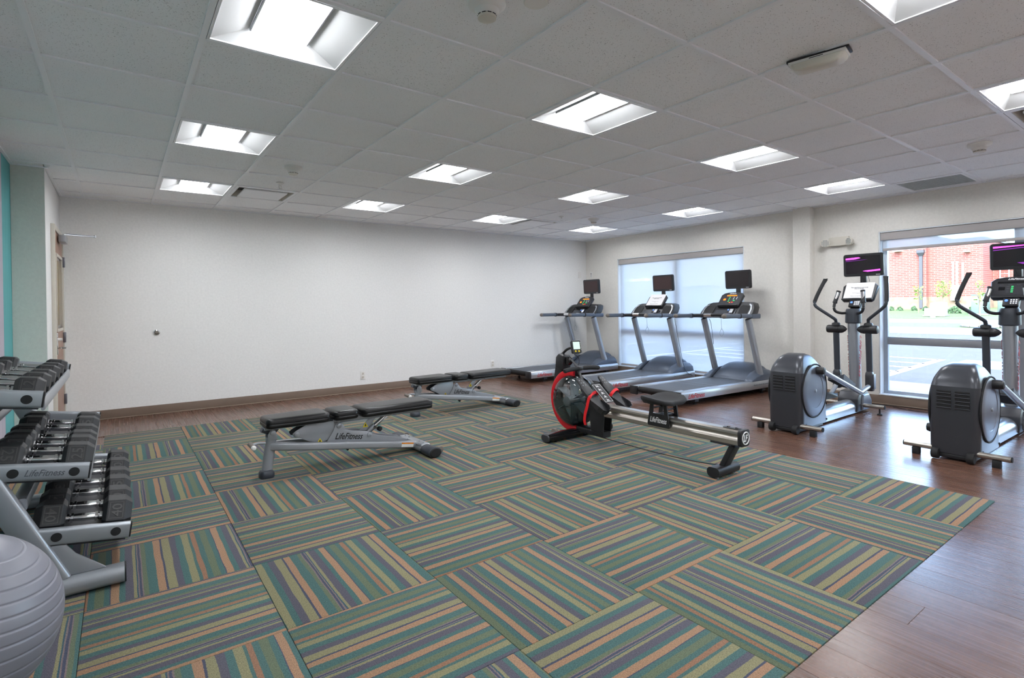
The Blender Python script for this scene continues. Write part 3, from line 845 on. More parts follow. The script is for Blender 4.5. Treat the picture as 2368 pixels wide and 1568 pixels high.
def shrub(x, y, r, h, label):
    m = MB(); g = random.Random(int(x*100+y*10))
    for i in range(110):
        a = g.uniform(0, 2*pi); el = g.uniform(0, pi/2); q = g.uniform(.6, 1)
        p = Vector((r*q*cos(a)*cos(el), r*q*sin(a)*cos(el), h*q*sin(el)))
        s = g.uniform(.06, .11)
        m.box(p.x, p.y, p.z, s*1.6, s, .01, (g.uniform(0, 3), g.uniform(0, 3), g.uniform(0, 3)))
    root = tag(empty('shrub', (x, y, gz(x)+.02)), label, 'shrub', 'low shrubs by the brick building')
    m.build('foliage', 'shrub', root, smooth=0)
    MB().tube([(0, 0, -.02), (0, 0, h*.5)], .03, 6).build('stem', 'bark', root)
shrub(44, 11.0, .45, .45, 'low green shrub right of the air-conditioning unit')
shrub(44.2, 10.1, .40, .42, 'low green shrub beside the labelled utility cabinet')
shrub(48, 15.9, .2, .30, 'small grassy tuft farthest left along the brick wall')
shrub(48, 15.3, .2, .26, 'small grassy tuft second along the brick wall')
shrub(48, 14.4, .2, .30, 'small grassy tuft left of the dark downspout')
shrub(48, 13.7, .2, .28, 'small grassy tuft at the foot of the dark downspout')
def sapling(x, y, h, cr, nleaf, label):
    root = tag(empty('young_tree', (x, y, gz(x)+.02)), label, 'tree', 'young trees by the road')
    g = random.Random(int(x*7+y))
    m = MB().tube([(0, 0, -.05), (.02, .01, h*.5), (0, .02, h)], [.035, .028, .012], 7)
    for i in range(9):
        a = g.uniform(0, 6.28); z = h*g.uniform(.5, .9); e = Vector((cr*cos(a), cr*sin(a), z+h*.18))
        m.tube([(0, .01, z), tuple(e)], [.012, .005], 5)
    m.build('trunk', 'bark', root)
    m = MB()
    for i in range(nleaf):
        a = g.uniform(0, 6.28); q = sqrt(g.uniform(0, 1))*cr*1.1; z = h*g.uniform(.55, 1.08)
        s = g.uniform(.05, .09)
        m.box(q*cos(a), q*sin(a), z, s*1.7, s, .006, (g.uniform(0, 3), g.uniform(0, 3), g.uniform(0, 3)))
    m.build('foliage', 'leaf', root, smooth=0)
sapling(44, 11.6, 2.0, .42, 130, 'thin young tree with pale leaves right of the dark downspout')
sapling(44.5, 13.1, 1.7, .25, 60, 'sparse young tree in front of the dark downspout')
sapling(31, 6.85, 1.9, .22, 26, 'staked sapling on the grass verge behind the nearest elliptical')
o = tag(empty('tree_ring', (31, 6.5, gz(31)+.05)), 'low stone ring around the staked sapling', 'tree ring')
for i in range(18):
    a = 2*pi*i/18
    MB().box(.95*cos(a), .95*sin(a), .04, .16, .30, .10, (0, 0, a)).build('stone', 'concrete', o, .02)

# ================================================================== MACHINES
def rot_y(a): return Euler((0, a, 0)).to_matrix().to_4x4()
def slabm(w, h, t, r):
    """rounded slab: width along local y, height along local z, thickness along -x"""
    m = MB(); p = rrect(w, h, r, 4)
    f = lambda s, x: [(x, a*s[0], b*s[1]) for a, b in p]
    e = (1-.012/w, 1-.012/h)
    m.loft([f(e, 0), f((1, 1), -.006), f((1, 1), -t+.008), f(e, -t)])
    return m

def tv_screen(root, lx, zb, zt, w, tilt, screen, marks=None, mount_z=None):
    """small television facing -x on the console; returns it"""
    h = zt-zb; Mx = Matrix.Translation((lx, 0, (zb+zt)/2)) @ rot_y(tilt)
    m = MB(); p = []
    # bezel with gently arched top
    for y, z in rrect(w, h, .022, 4):
        p.append((y, z + (.012*(1-(2*y/w)**2) if z > 0 else 0)))
    f = lambda k, x: [(x, y*k, z*k) for y, z in p]
    m.loft([f(.97, .0), f(1, .008), f(1, .034), f(.96, .046)]); m.xf(Mx)
    tv = m.build('television', 'black_plastic', root, smooth=40)
    m = MB().bb(-.0015, .001, -w/2+.028, w/2-.028, -h/2+.034, h/2-.022).xf(Mx); m.build('screen', screen, tv)
    m = MB().bb(-.0012, .001, -w/2+.03, -w/2+.07, -h/2+.014, -h/2+.018).xf(Mx); m.build('maker_mark', 'logo_white', tv)
    if marks:
        for mat, pts in marks:
            m = MB().loft([[(-.0020, y, z) for y, z in pts], [(-.0030, y, z) for y, z in pts]]).xf(Mx); m.build('screen_streak', mat, tv, smooth=0)
    m = MB().bb(lx+.010, lx+.036, -.03, .03, (mount_z or zb-.06), zb+.03); m.build('mount', 'black_plastic', tv, .004)
    return tv

def console_panel(root, x0, z0, x1, z1, w0, w1, t=.045, name='display_panel'):
    """slanted rounded display panel facing the user; returns object and face frame"""
    d = Vector((x1-x0, 0, z1-z0)); L = d.length; u = d.normalized(); n = Vector((-u.z, 0, u.x))   # n toward user/up
    base = Vector((x0, 0, z0))
    outline = []
    for k in range(33):
        pass
    pts = [(-w0/2+.02, 0), (w0/2-.02, 0), (w0/2, .02), (w1/2, L-.04), (w1/2-.03, L-.008), (w1*.25, L+.008), (0, L+.013), (-w1*.25, L+.008), (-w1/2+.03, L-.008), (-w1/2, L-.04), (-w0/2, .02)]
    def P(y, s, h): return base+u*s+Vector((0, y, 0))+n*h
    cy, cs = 0, L/2
    sh = lambda k: [((y-cy)*k+cy, (s-cs)*k+cs) for y, s in pts]
    m = MB().loft([[P(y, s, -t) for y, s in sh(.92)], [P(y, s, -t+.012) for y, s in pts], [P(y, s, -.008) for y, s in pts], [P(y, s, 0) for y, s in sh(.96)]])
    o = m.build(name, 'black_plastic', root, smooth=45)
    return o, P, L, u, n

def treadmill():
    R = empty('treadmill')
    W = .385
    for s in (-1, 1):
        r = MB(); prof = [(-.055, -.05), (.055, -.05), (.055, .032), (.047, .05), (-.047, .05), (-.055, .032)]
        r.sweep([(.03, s*(W-.055), .123), (1.96, s*(W-.055), .123)], prof).build('side_rail', 'alu', R, .004)
        rr = R.children[-1]
        text('logo_lettering', SCRIPT, .30, 'logo_red', rr, frame((.30, s*(W+.0004), .118), (-s, 0, 0), (0, 0, 1)), .35, height=.055, bold=.012)
        text('deck_lettering', 'FlexDeck Shock Absorption System', .42, 'logo_grey', rr, frame((1.66, s*(W+.0004), .128), (-s, 0, 0), (0, 0, 1)), .2, height=.022)
        MB().bb(0, .0295, s*(W-.112), s*W, .071, .176).build('end_cap', 'black_plastic', R, .005)
        MB().bb(.03, .16, s*(W-.108), s*(W-.06), .1735, .178).build('adjuster_plate', 'alu', rr, .001)
        for lx in (.337, 1.72):
            f = MB().bb(lx-.035, lx+.035, s*.30, s*.36, .035, .0725).build('foot_bracket', 'dark_slate', R, .003)
            MB().lathe([(.024, 0), (.024, .010), (.008, .014), (.008, .036)], origin=(lx, s*.33, 0), n=14).build('levelling_foot', 'rubber', f)
    MB().tube([(.052, -.27, .137), (.052, .27, .137)], .033, 16).build('rear_roller', 'rubber', R)
    MB().bb(.09, 1.94, -.272, .272, .085, .150).build('deck', 'black_plastic', R, .004)
    b = MB().bb(.05, 1.62, -.262, .262, .151, .168).build('running_belt', 'belt', R, .004)
    for lx in (.70, .86): MB().bb(lx, lx+.006, -.262, .262, .1685, .1692).build('belt_stripe', 'belt_mark', b)
    # motor cover: arched hood between the uprights
    rings = []
    for lx, h, wd in ((1.50, .004, .27), (1.55, .055, .272), (1.62, .125, .275), (1.70, .180, .28), (1.78, .205, .285), (1.86, .207, .29), (1.92, .190, .29), (1.945, .15, .29)):
        ring = [(lx, -wd, .16), (lx, wd, .16)]
        top = []
        for i in range(13):
            y = wd-2*wd*i/12; e = abs(y/wd)
            top.append((lx, y, .172+h*(1-.10*e**2-.32*e**5)))
        rings.append(ring+top)
    hood = MB().loft(rings).build('motor_cover', 'hood_grey', R, smooth=50)
    for s in (-1, 1):
        # flowing fin that hugs the upright foot
        prof = [(1.43, .172), (1.46, .205), (1.56, .262), (1.66, .285), (1.80, .30), (1.93, .285), (1.95, .172)]
        m = MB().loft([[(x, s*.262, .172+(z-.172)*1.12) for x, z in prof], [(x, s*.32, z) for x, z in prof], [(x, s*.372, .172+(z-.172)*.62) for x, z in prof]])
        m.build('upright_cover', 'hood_grey', R, .006)
        st = MB().loft([[(x, s*.255, z) for x, z in ((1.44, .175), (1.50, .205), (1.60, .256), (1.70, .298), (1.80, .316), (1.80, .29), (1.70, .27), (1.60, .23), (1.50, .178))],
                        [(x, s*.262, z) for x, z in ((1.44, .175), (1.50, .205), (1.60, .256), (1.70, .298), (1.80, .316), (1.80, .29), (1.70, .27), (1.60, .23), (1.50, .178))]])
        st.build('cover_ridge', 'dark_slate', hood, smooth=40)
        prof = [(cos(2*pi*i/18)*.034, sin(2*pi*i/18)*.052) for i in range(18)]
        MB().sweep([(1.70, s*.335, .20), (1.655, s*.335, .30), (1.42, s*.335, .985)], prof, up=(1, 0, 0)).build('upright', 'silver_paint', R)
        # handrail
        h = MB(); pr = rrect(.052, .055, .018, 3)
        h.sweep(bez([(.87, s*.365, 1.030), (1.25, s*.365, 1.028), (1.42, s*.366, 1.022)], 4), pr).build('handrail', 'rail_slate', R)
        hr = R.children[-1]
        MB().sweep([(1.42, s*.366, 1.022), (1.60, s*.366, 1.020)], rrect(.058, .064, .016, 3)).build('rail_arm', 'hood_grey', R, 0)
        MB().sweep([(1.175, s*.365, 1.028), (1.19, s*.365, 1.028)], rrect(.062, .064, .018, 3)).build('collar', 'black_plastic', hr)
        MB().lathe([(.028, .0), (.030, -.012), (.026, -.030), (.014, -.042), (.002, -.045)], origin=(.875, s*.365, 1.030), axis=(1, 0, 0), n=16).build('end_knob', 'sock_grey', hr)
    # heart-rate bar
    MB().tube(bez([(1.22, -.34, 1.03), (1.24, -.22, 1.035), (1.27, 0, 1.04), (1.24, .22, 1.035), (1.22, .34, 1.03)], 6), .021, 12).build('grip_bar', 'black_plastic', R)
    for s in (-1, 1): MB().tube(bez([(1.244, s*.20, 1.0355), (1.262, s*.10, 1.039)], 4), .0225, 12).build('pulse_sensor', 'chrome', R)
    # dashboard body
    poly = [(-.385, 1.0), (.385, 1.0), (.392, 1.055), (.375, 1.105), (.335, 1.142), (.27, 1.156), (.15, 1.160), (0, 1.160), (-.15, 1.160), (-.27, 1.156), (-.335, 1.142), (-.375, 1.105), (-.392, 1.055)]
    poly = [(y, 1.0+(z-1.0)*1.30) for y, z in poly]
    sx = lambda z: 1.36+(z-1.0)*.85
    m = MB().loft([[(sx(z)+.02, y*.985, 1.0+(z-1.0)*.95) for y, z in poly], [(sx(z), y*.96, 1.0+(z-1.0)*.93) for y, z in poly], [(sx(z)+.012, y, z) for y, z in poly], [(sx(z)+.13, y, z) for y, z in poly], [(sx(z)+.15, y*.97, z-.006) for y, z in poly]])
    dash = MB().loft([[(sx(z), y*.96, 1.0+(z-1.0)*.93) for y, z in poly], [(sx(z)+.012, y, z) for y, z in poly], [(sx(z)+.13, y, z) for y, z in poly], [(sx(z)+.15, y*.97, z-.006) for y, z in poly]]).build('dashboard', 'black_plastic', R, smooth=45)
    for s in (-1, 1):
        q = [(s*.195, 1.03), (s*.325, 1.03), (s*.325, 1.125), (s*.305, 1.158), (s*.215, 1.168), (s*.185, 1.145)]
        MB().loft([[(sx(z)-.0015, y, z) for y, z in q], [(sx(z)+.004, y, z) for y, z in q]]).build('cup_holder', 'rubber', dash, smooth=0)
        q2 = [(s*.345, 1.03), (s*.362, 1.03), (s*.362, 1.11), (s*.338, 1.165), (s*.30, 1.184), (s*.30, 1.170), (s*.33, 1.15), (s*.345, 1.105)]
        MB().loft([[(sx(z)-.002, y, z) for y, z in q2], [(sx(z)+.004, y, z) for y, z in q2]]).build('trim_arc', 'silver_paint', dash, smooth=0)
    q = [(-.16, 1.012), (.16, 1.012), (.15, 1.10), (-.15, 1.10)]
    MB().loft([[(sx(z)-.012, y, z) for y, z in q], [(sx(z)+.004, y, z) for y, z in q]]).build('centre_tray', 'dark_slate', dash, .004)
    MB().box(1.375, .02, 1.050, .012, .075, .014, (0, .4, 0)).build('stop_key', 'orange', R, .003)
    # keypad
    Mx = Matrix.Translation((1.405, -.085, 1.085)) @ Euler((0, radians(40), 0)).to_matrix().to_4x4()
    kp = MB().bb(-.012, .012, -.05, .05, -.042, .042).xf(Mx).build('keypad', 'black_plastic', R, .004)
    m = MB()
    for i in range(3):
        for k in range(4): m.bb(-.0135, -.012, -.038+i*.015, -.030+i*.015, -.030+k*.016, -.023+k*.016)
    m.xf(Mx).build('keys', 'led_white', kp, smooth=0)
    MB().lathe([(.011, 0), (.011, .0015), (.006, .0015)], origin=(-.0135, .028, .014), axis=(-1, 0, 0), n=14).xf(Mx).build('select_ring', 'led_blue', kp)
    # display panel
    p, P, L, u, n = console_panel(R, 1.455, 1.150, 1.615, 1.335, .325, .335)
    def dot(name, mat, y, s, w, h, hh=.0012):
        c = [P(y-w/2, s-h/2, .0004), P(y+w/2, s-h/2, .0004), P(y+w/2, s+h/2, .0004), P(y-w/2, s+h/2, .0004)]
        MB().loft([c, [q+n*hh for q in c]]).build(name, mat, p, smooth=0)
    dot('display_face', 'console_face', 0, L*.52, .27, L*.70, .0008)
    text('logo_lettering', SCRIPT, .10, 'logo_white', p, frame(P(0, L*.93, .001), (0, -1, 0), u), .35, height=.016, bold=.02)
    dot('readout', 'led_orange', 0, L*.78, .15, .016, .002)
    dot('readout', 'led_orange', .085, L*.50, .035, .030, .002)
    for k in range(4): dot('indicator', 'led_green', .018, L*(.36+.10*k), .016, .007, .002)
    dot('indicator', 'led_red', -.045, L*.30, .026, .010, .002); dot('indicator', 'led_orange', -.010, L*.28, .014, .010, .002); dot('indicator', 'led_green', -.060, L*.42, .026, .009, .002)
    for k in range(3): dot('indicator', 'led_white', -.045, L*(.52+.07*k), .007, .005, .002); dot('indicator', 'led_white', -.09, L*(.52+.07*k), .007, .005, .002)
    MB().loft([[P(-.15, .012, .001), P(.15, .012, .001), P(.15, .034, .001), P(-.15, .034, .001)], [P(-.15, .006, .016), P(.15, .006, .016), P(.15, .020, .018), P(-.15, .020, .018)]]).build('reading_ledge', 'black_plastic', p, .003)
    # neck and television
    MB().bb(1.52, 1.60, -.13, .13, 1.10, 1.20).build('neck', 'black_plastic', R, .01)
    # emergency lanyard under the grip bar
    cp_ = MB().box(1.27, -.035, 1.008, .02, .028, .022).build('lanyard_clip', 'black_plastic', R, .004)
    pts = bez([(1.27, -.04, 1.0), (1.262, -.048, .93), (1.265, -.05, .86), (1.27, -.018, .80), (1.268, -.045, .755), (1.27, -.078, .80), (1.268, -.05, .86)], 6)
    MB().tube(pts, .0022, 6).build('lanyard', 'grill_grey', cp_)
    return R
T1 = treadmill()
TM = [(5.03, 6.79, 0.0), (5.085, 5.285, 0.0), (5.14, 4.15, -.045)]
lab = ['silver treadmill in the far corner against the white back wall', 'middle silver treadmill with a paper notice on its console', 'silver treadmill nearest the viewer, beside the pilaster']
scr = ['screen_brown', 'screen_brown', 'screen_off']
mach = []
for i, (x, y, a) in enumerate(TM):
    o = T1 if i == 0 else dup(T1, (x, y, 0), a)
    mach.append(o)
for i, (x, y, a) in enumerate(TM):
    o = mach[i]; o.location = (x, y, 0); o.rotation_euler = (0, 0, a)
    tag(o, lab[i], 'treadmill', 'treadmills facing the window')
    tv_screen(o, 1.70, 1.390, 1.640, .385, radians(-4), scr[i], mount_z=1.30)
def notice(loc_root, x0, z0, x1, z1, w, label):
    d = Vector((x1-x0, 0, z1-z0)); u = d.normalized(); n = Vector((-u.z, 0, u.x)); L = d.length
    r = tag(empty('paper_notice'), label, 'notice', 'paper notices on the consoles')
    M4 = Matrix.Translation(loc_root.location) @ Euler(loc_root.rotation_euler).to_matrix().to_4x4()
    r.matrix_basis = M4 @ Matrix.Translation((x0, 0, z0))
    P = lambda y, s, h: u*s+Vector((0, y, 0))+n*h
    rows = [[P(w/2-w*i/8, -.002, .004-.002*cos(i)) for i in range(9)], [P(w/2-w*i/8, L*.5, .0045) for i in range(9)], [P(w/2-w*i/8, L, .005) for i in range(9)]]
    m = MB().add([], [])
    for k in range(2):
        for i in range(8):
            q = [rows[k][i], rows[k][i+1], rows[k+1][i+1], rows[k+1][i]]
            m.add(q+[v-n*.0006 for v in q], [[0, 1, 2, 3], [7, 6, 5, 4], [0, 4, 5, 1], [1, 5, 6, 2], [2, 6, 7, 3], [3, 7, 4, 0]])
    m.build('sheet', 'paper', r, smooth=60)
    text('heading', 'This machine is currently\nOut of Order', w*.62, 'ink', r, frame(P(0, L*.64, .0062), (0, -1, 0), u), .2, .0002, bold=.015)
    text('small_print', 'We apologize for any inconvenience\nThank you', w*.42, 'ink', r, frame(P(0, L*.30, .0058), (0, -1, 0), u), 0, .0002)
    text('small_print', 'Please see the front desk', w*.5, 'ink', r, frame(P(0, L*.12, .0056), (0, -1, 0), u), 0, .0002)
    return r
notice(mach[1], 1.4785, 1.1772, 1.6166, 1.3368, .285, 'white paper notice taped over the middle treadmill console')
# loose power lead hanging beside the middle and nearest treadmill uprights
def lead(i, label, pts):
    M4 = Matrix.Translation(mach[i].location) @ Euler(mach[i].rotation_euler).to_matrix().to_4x4()
    o = MB().tube([M4 @ Vector(p) for p in bez(pts, 6)], .003, 6).build('power_lead', 'rubber'); tag(o, label, 'cable', 'leads hanging at the treadmill uprights')
lead(1, 'thin black lead hanging along the near upright of the middle treadmill', [(1.49, -.375, .98), (1.56, -.378, .70), (1.68, -.378, .30), (1.72, -.385, .20), (1.78, -.392, .15), (1.88, -.393, .11)])
lead(2, 'thin black lead along the far upright of the nearest treadmill', [(1.47, .29, .98), (1.50, .285, .93), (1.54, .29, .78), (1.58, .30, .62)])

# ------------------------------------------------------------------ ellipticals
def ell_ring(z, x0, x1, hw, rc=.05, n=5):
    rc = min(rc, hw*.9, (x1-x0)/2*.9)
    return [((x0+x1)/2+a, b, z) for a, b in rrect(x1-x0, 2*hw, rc, n)]
HB = [(.05, .0, .557, .145), (.15, .0, .545, .146), (.35, .0, .528, .147), (.50, .002, .505, .146), (.555, .010, .462, .143), (.60, .032, .425, .134), (.64, .062, .39, .120), (.675, .10, .355, .104), (.698, .145, .315, .088), (.706, .19, .275, .07)]
def hb(z):
    for a, b in zip(HB, HB[1:]):
        if a[0] <= z <= b[0]:
            t = (z-a[0])/(b[0]-a[0]); return tuple(a[i]+(b[i]-a[i])*t for i in range(1, 4))
    return HB[-1][1:]
def elliptical():
    R = empty('elliptical')
    MB().loft([ell_ring(z, a, b, h) for z, a, b, h in HB]).build('drive_housing', 'housing_grey', R, smooth=40)
    body = R.children[-1]
    # charcoal rear shell and cap
    def shell(name, mat, z0, z1, xcut, off):
        rings = []
        nz = 10
        for k in range(nz+1):
            z = z0+(z1-z0)*k/nz; a, b, h = hb(z); a -= off; h += off
            rc = min(.05, h*.9); xe = min(xcut, b)
            pts = [(xe, -h), ]
            for i in range(6):
                t = radians(270-90*i/5); pts.append((a+rc+rc*cos(t), -h+rc+rc*sin(t)))
            for i in range(6):
                t = radians(180-90*i/5); pts.append((a+rc+rc*cos(t), h-rc+rc*sin(t)))
            pts.append((xe, h))
            rings.append([(x, y, z) for x, y in pts])
        return MB().loft(rings).build(name, mat, body, smooth=50)
    shell('rear_cover', 'charcoal', .052, .548, .062, .004)
    m = MB()
    rings = [ell_ring(z, hb(z)[0]-.004, hb(z)[1]+.004, hb(z)[2]+.004) for z in (.549, .575, .60, .625, .65, .675, .695)]
    a, b, h = hb(.706); rings.append(ell_ring(.711, a, b, h)); 
    m.loft(rings).build('top_cover', 'charcoal_top', body, smooth=50)
    rr = [(x, y, .7125) for x, y in [(.20, .05), (.26, .055), (.26, -.055), (.20, -.05)]]
    for s in (-1, 1):
        for k in range(5):
            z = .505-k*.027
            MB().bb(-.0075, -.002, s*.012, s*.098, z, z+.014).build('vent_slot', 'rubber', body, .002)
            MB().bb(-.0105, -.002, s*.010, s*.100, z-.012, z-.001).build('vent_rib', 'charcoal', body, .003)
        # side disc with dark rim
        MB().lathe([(.236, .0), (.236, .010), (.228, .014), (.16, .016), (.158, .013), (.03, .016), (.001, .017)], origin=(.262, s*.144, .372), axis=(0, s, 0), n=44).build('side_disc', 'housing_grey', body, smooth=30)
        dsc = R.children[-1] if False else None
        MB().tube([(.262+.243*cos(2*pi*i/44), s*.152, .372+.243*sin(2*pi*i/44)) for i in range(44)], .0075, 8, up=(0, 1, 0), closed=True).build('disc_rim', 'rubber', body)
        MB().lathe([(.014, .161), (.014, .166), (.006, .168)], origin=(.262, 0, .372), axis=(0, s, 0), n=12).build('hub_bolt', 'silver_paint', body)
        for x, z in ((.10, .075), (.52, .075)): MB().tube([(x, s*.142, z), (x, s*.150, z)], .009, 8).build('screw', 'rubber', body)
        MB().lathe([(.036, -.022), (.040, -.014), (.040, .014), (.036, .022), (.012, .024)], origin=(-.012, s*.105, .041), axis=(0, 1, 0), n=18).build('transport_wheel', 'rubber', R)
    MB().bb(.0, .50, -.125, .125, .015, .049).build('skid_plate', 'black_plastic', R, .01)
    # stabilisers
    MB().tube([(.03, -.315, .072), (.03, .315, .072)], .0215, 18).build('rear_stabiliser', 'steel', R)
    st = R.children[-1]
    for s in (-1, 1):
        MB().tube([(.03, s*.316, .072), (.03, s*.322, .072)], .0195, 14).build('end_plug', 'rubber', st)
        MB().bb(.005, .055, s*.215, s*.262, .0, .053).build('rubber_foot', 'rubber', st, .004)
    MB().tube([(1.49, -.305, .085), (1.49, .305, .085)], .0215, 18).build('front_stabiliser', 'steel', R)
    st = R.children[-1]
    for s in (-1, 1):
        MB().tube([(1.49, s*.306, .085), (1.49, s*.312, .085)], .0195, 14).build('end_plug', 'rubber', st)
        MB().lathe([(.024, 0), (.024, .010), (.008, .018), (.008, .066)], origin=(1.49, s*.262, 0), n=14).build('levelling_foot', 'rubber', st)
    # main beam
    n = 14; prof = [(cos(pi*i/n)*.085, -.005+sin(pi*i/n)*.088) for i in range(n+1)]+[(-.085, -.045), (.085, -.045)]
    MB().sweep([(.48, 0, .062), (1.44, 0, .062)], prof).build('main_beam', 'alu', R)
    # front base
    poly = [(1.36, .02), (1.72, .02), (1.72, .12), (1.66, .21), (1.58, .235), (1.44, .228), (1.38, .16)]
    MB().prism(poly, -.10, .10).build('base_housing', 'charcoal', R, .012)
    for s in (-1, 1): MB().loft([[(x, s*.101, z) for x, z in ((1.46, .03), (1.70, .03), (1.71, .12), (1.64, .20), (1.48, .20))], [(x, s*.118, z) for x, z in ((1.47, .04), (1.69, .04), (1.70, .115), (1.63, .19), (1.49, .19))]]).build('base_side_plate', 'housing_grey', R, .004)
    # column
    prof = [(cos(2*pi*i/22)*.055, sin(2*pi*i/22)*.068) for i in range(22)]
    MB().sweep([(1.60, 0, .20), (1.545, 0, 1.0)], prof, up=(1, 0, 0)).build('column', 'silver_paint', R)
    cc = R.children[-1]
    for s in (-1, 1):
        text('logo_lettering', SCRIPT, .46, 'logo_red', cc, frame((1.572, s*.0556, .60), (.055*s, 0, -.8*1), (1, 0, .06)), .35, height=.050, bold=.012)
    MB().lathe([(.064, .955), (.078, .965), (.076, 1.05), (.072, 1.10), (.064, 1.115), (.052, 1.112), (.050, 1.095)], origin=(1.545, 0, 0), n=26).build('column_cup', 'dark_slate', R, smooth=40)
    # swing arms
    for s in (-1, 1):
        pv = MB().lathe([(.006, .048), (.026, .066), (.040, .088), (.044, .105), (.044, .235), (.038, .246), (.030, .249)], origin=(1.50, 0, .893), axis=(0, s, 0), n=22).build('pivot_barrel', 'black_plastic', R, smooth=40)
        MB().lathe([(.0445, .118), (.0455, .120), (.0455, .124), (.0445, .126)], origin=(1.50, 0, .893), axis=(0, s, 0), n=22).build('barrel_ring', 'rubber', pv)
        MB().lathe([(.042, .930), (.042, .952), (.034, .962), (.020, .966)], origin=(1.505, s*.158, 0), n=20).build('arm_socket', 'black_plastic', R, smooth=40)
        arm = [(1.505, s*.158, .95), (1.50, s*.160, .985), (1.485, s*.175, 1.01), (1.44, s*.305, 1.115), (1.425, s*.342, 1.155), (1.43, s*.350, 1.20)]
        MB().tube(bez(arm, 6), .0165, 12).build('swing_handle', 'dark_slate', R)
        sw = R.children[-1]
        g = [(1.43, s*.350, 1.195), (1.47, s*.338, 1.27), (1.53, s*.316, 1.37), (1.575, s*.298, 1.44), (1.580, s*.296, 1.452)]
        MB().tube(bez(g, 5), [.0195]*12+[.0195+.0008*i for i in range(7)]+[.026, .012], 14).build('grip', 'rubber', sw, smooth=45)
        # lower arm
        zb = .40
        MB().tube([(1.505, s*.158, .88), (1.53, s*.158, zb+.02)], .030, 16).build('lower_arm', 'dark_slate', R)
        la = R.children[-1]
        h = MB().loft([[(1.53+a, s*.158+b, z) for a, b in rrect(.082*k, .074*k, .024*k, 4)] for z, k in ((.24, .92), (.25, 1), (.40, 1), (.43, .9), (.445, .72))])
        h.build('arm_housing', 'charcoal', la, smooth=40)
        MB().bb(1.515, 1.573, s*.196, s*.202, .26, .42).build('housing_plate', 'housing_grey', la, .006)
    # crank and pedal bars (right side high, left side low)
    def pedal_bar(s, c0, knee, end):
        cr = MB().lathe([(.030, .150), (.036, .156), (.036, .205), (.030, .222), (.018, .226)], origin=(c0[0], 0, c0[1]), axis=(0, s, 0), n=18).build('crank_sleeve', 'black_plastic', R, smooth=40)
        pts = [(c0[0], s*.200, c0[1]), (c0[0]+.04, s*.200, c0[1]-.04*(c0[1]-knee[1])/(knee[0]-c0[0]))]
        pts += [(knee[0], s*.162, knee[1]), (knee[0]+.04, s*.160, knee[1]+.002), (end[0], s*.158, end[1])]
        MB().tube(pts, .0235, 14).build('pedal_bar', 'silver_paint', R)
        pb = R.children[-1]
        # foot pedal: tray with raised edge
        t0 = Vector((c0[0]+(knee[0]-c0[0])*.56, 0, c0[1]+(knee[1]-c0[1])*.56+.045)); d = Vector((knee[0]-c0[0], 0, knee[1]-c0[1])).normalized(); nn = Vector((-d.z, 0, d.x))
        if nn.z < 0: nn = -nn
        def Q(a, y, h): return t0+d*a+nn*h+Vector((0, s*y, 0))
        ol = [(0, .03), (.04, .015), (.34, .015), (.38, .03), (.38, .135), (.34, .150), (.04, .150), (0, .135)]
        p = MB().loft([[Q(a, y, -.018) for a, y in ol], [Q(a, y, 0) for a, y in ol]]).build('foot_pedal', 'rubber', R, .004)
        w = MB()
        rim = [(0, .03), (0, .135), (.04, .155), (.34, .155), (.39, .12), (.39, .04), (.34, .010), (.04, .010)]
        hs = [.03, .03, .055, .02, .012, .012, .02, .055]
        for i in range(8):
            a, b = rim[i], rim[(i+1) % 8]; h1, h2 = hs[i], hs[(i+1) % 8]
            w.loft([[Q(a[0], a[1], -.022), Q(a[0], a[1], h1), Q(a[0]+.004, a[1]*.96+.003, h1), Q(a[0]+.004, a[1]*.96+.003, -.022)], [Q(b[0], b[1], -.022), Q(b[0], b[1], h2), Q(b[0]+.004, b[1]*.96+.003, h2), Q(b[0]+.004, b[1]*.96+.003, -.022)]])
        w.build('pedal_rim', 'dark_slate', p, smooth=40)
    pedal_bar(-1, (.300, .558), (1.27, .250), (1.53, .295))
    pedal_bar(1, (.215, .185), (1.30, .165), (1.53, .295))
    # fixed pulse handles
    for s in (-1, 1):
        a = [(1.52, s*.06, 1.070), (1.46, s*.085, 1.068), (1.425, s*.125, 1.085), (1.415, s*.142, 1.12), (1.425, s*.142, 1.165), (1.432, s*.140, 1.19)]
        MB().tube(bez(a, 6), .0145, 12).build('fixed_handle', 'black_plastic', R)
        fh = R.children[-1]
        g0, g1 = Vector((1.432, s*.140, 1.185)), Vector((1.475, s*.118, 1.305))
        MB().tube([g0, g1], .0205, 14).build('grip_sleeve', 'black_plastic', fh)
        dd = (g1-g0).normalized(); sd = dd.cross(Vector((0, 1, 0))).normalized()
        MB().tube([g0+dd*.014-sd*.005*1+Vector((-.006, 0, 0)), g1-dd*.014+Vector((-.006, 0, 0))], .0185, 14).build('pulse_sensor', 'chrome', fh)
        for e in (g0, g1): MB().tube([e-dd*.005, e+dd*.005], .0235, 14).build('grip_end', 'black_plastic', fh)
    # console
    p, P, L, u, n = console_panel(R, 1.63, 1.205, 1.76, 1.400, .315, .345, .05)
    def dot(name, mat, y, s_, w, h, hh=.0012):
        c = [P(y-w/2, s_-h/2, .0004), P(y+w/2, s_-h/2, .0004), P(y+w/2, s_+h/2, .0004), P(y-w/2, s_+h/2, .0004)]
        MB().loft([c, [q+n*hh for q in c]]).build(name, mat, p, smooth=0)
    dot('display_face', 'console_face', 0, L*.50, .28, L*.66, .0008)
    text('logo_lettering', SCRIPT, .12, 'logo_white', p, frame(P(-.01, L*.92, .001), (0, -1, 0), u), .35, height=.019, bold=.02)
    dot('readout', 'black_gloss', .085, L*.46, .045, .036, .002)
    dot('readout', 'black_gloss', 0, L*.76, .24, .022, .002)
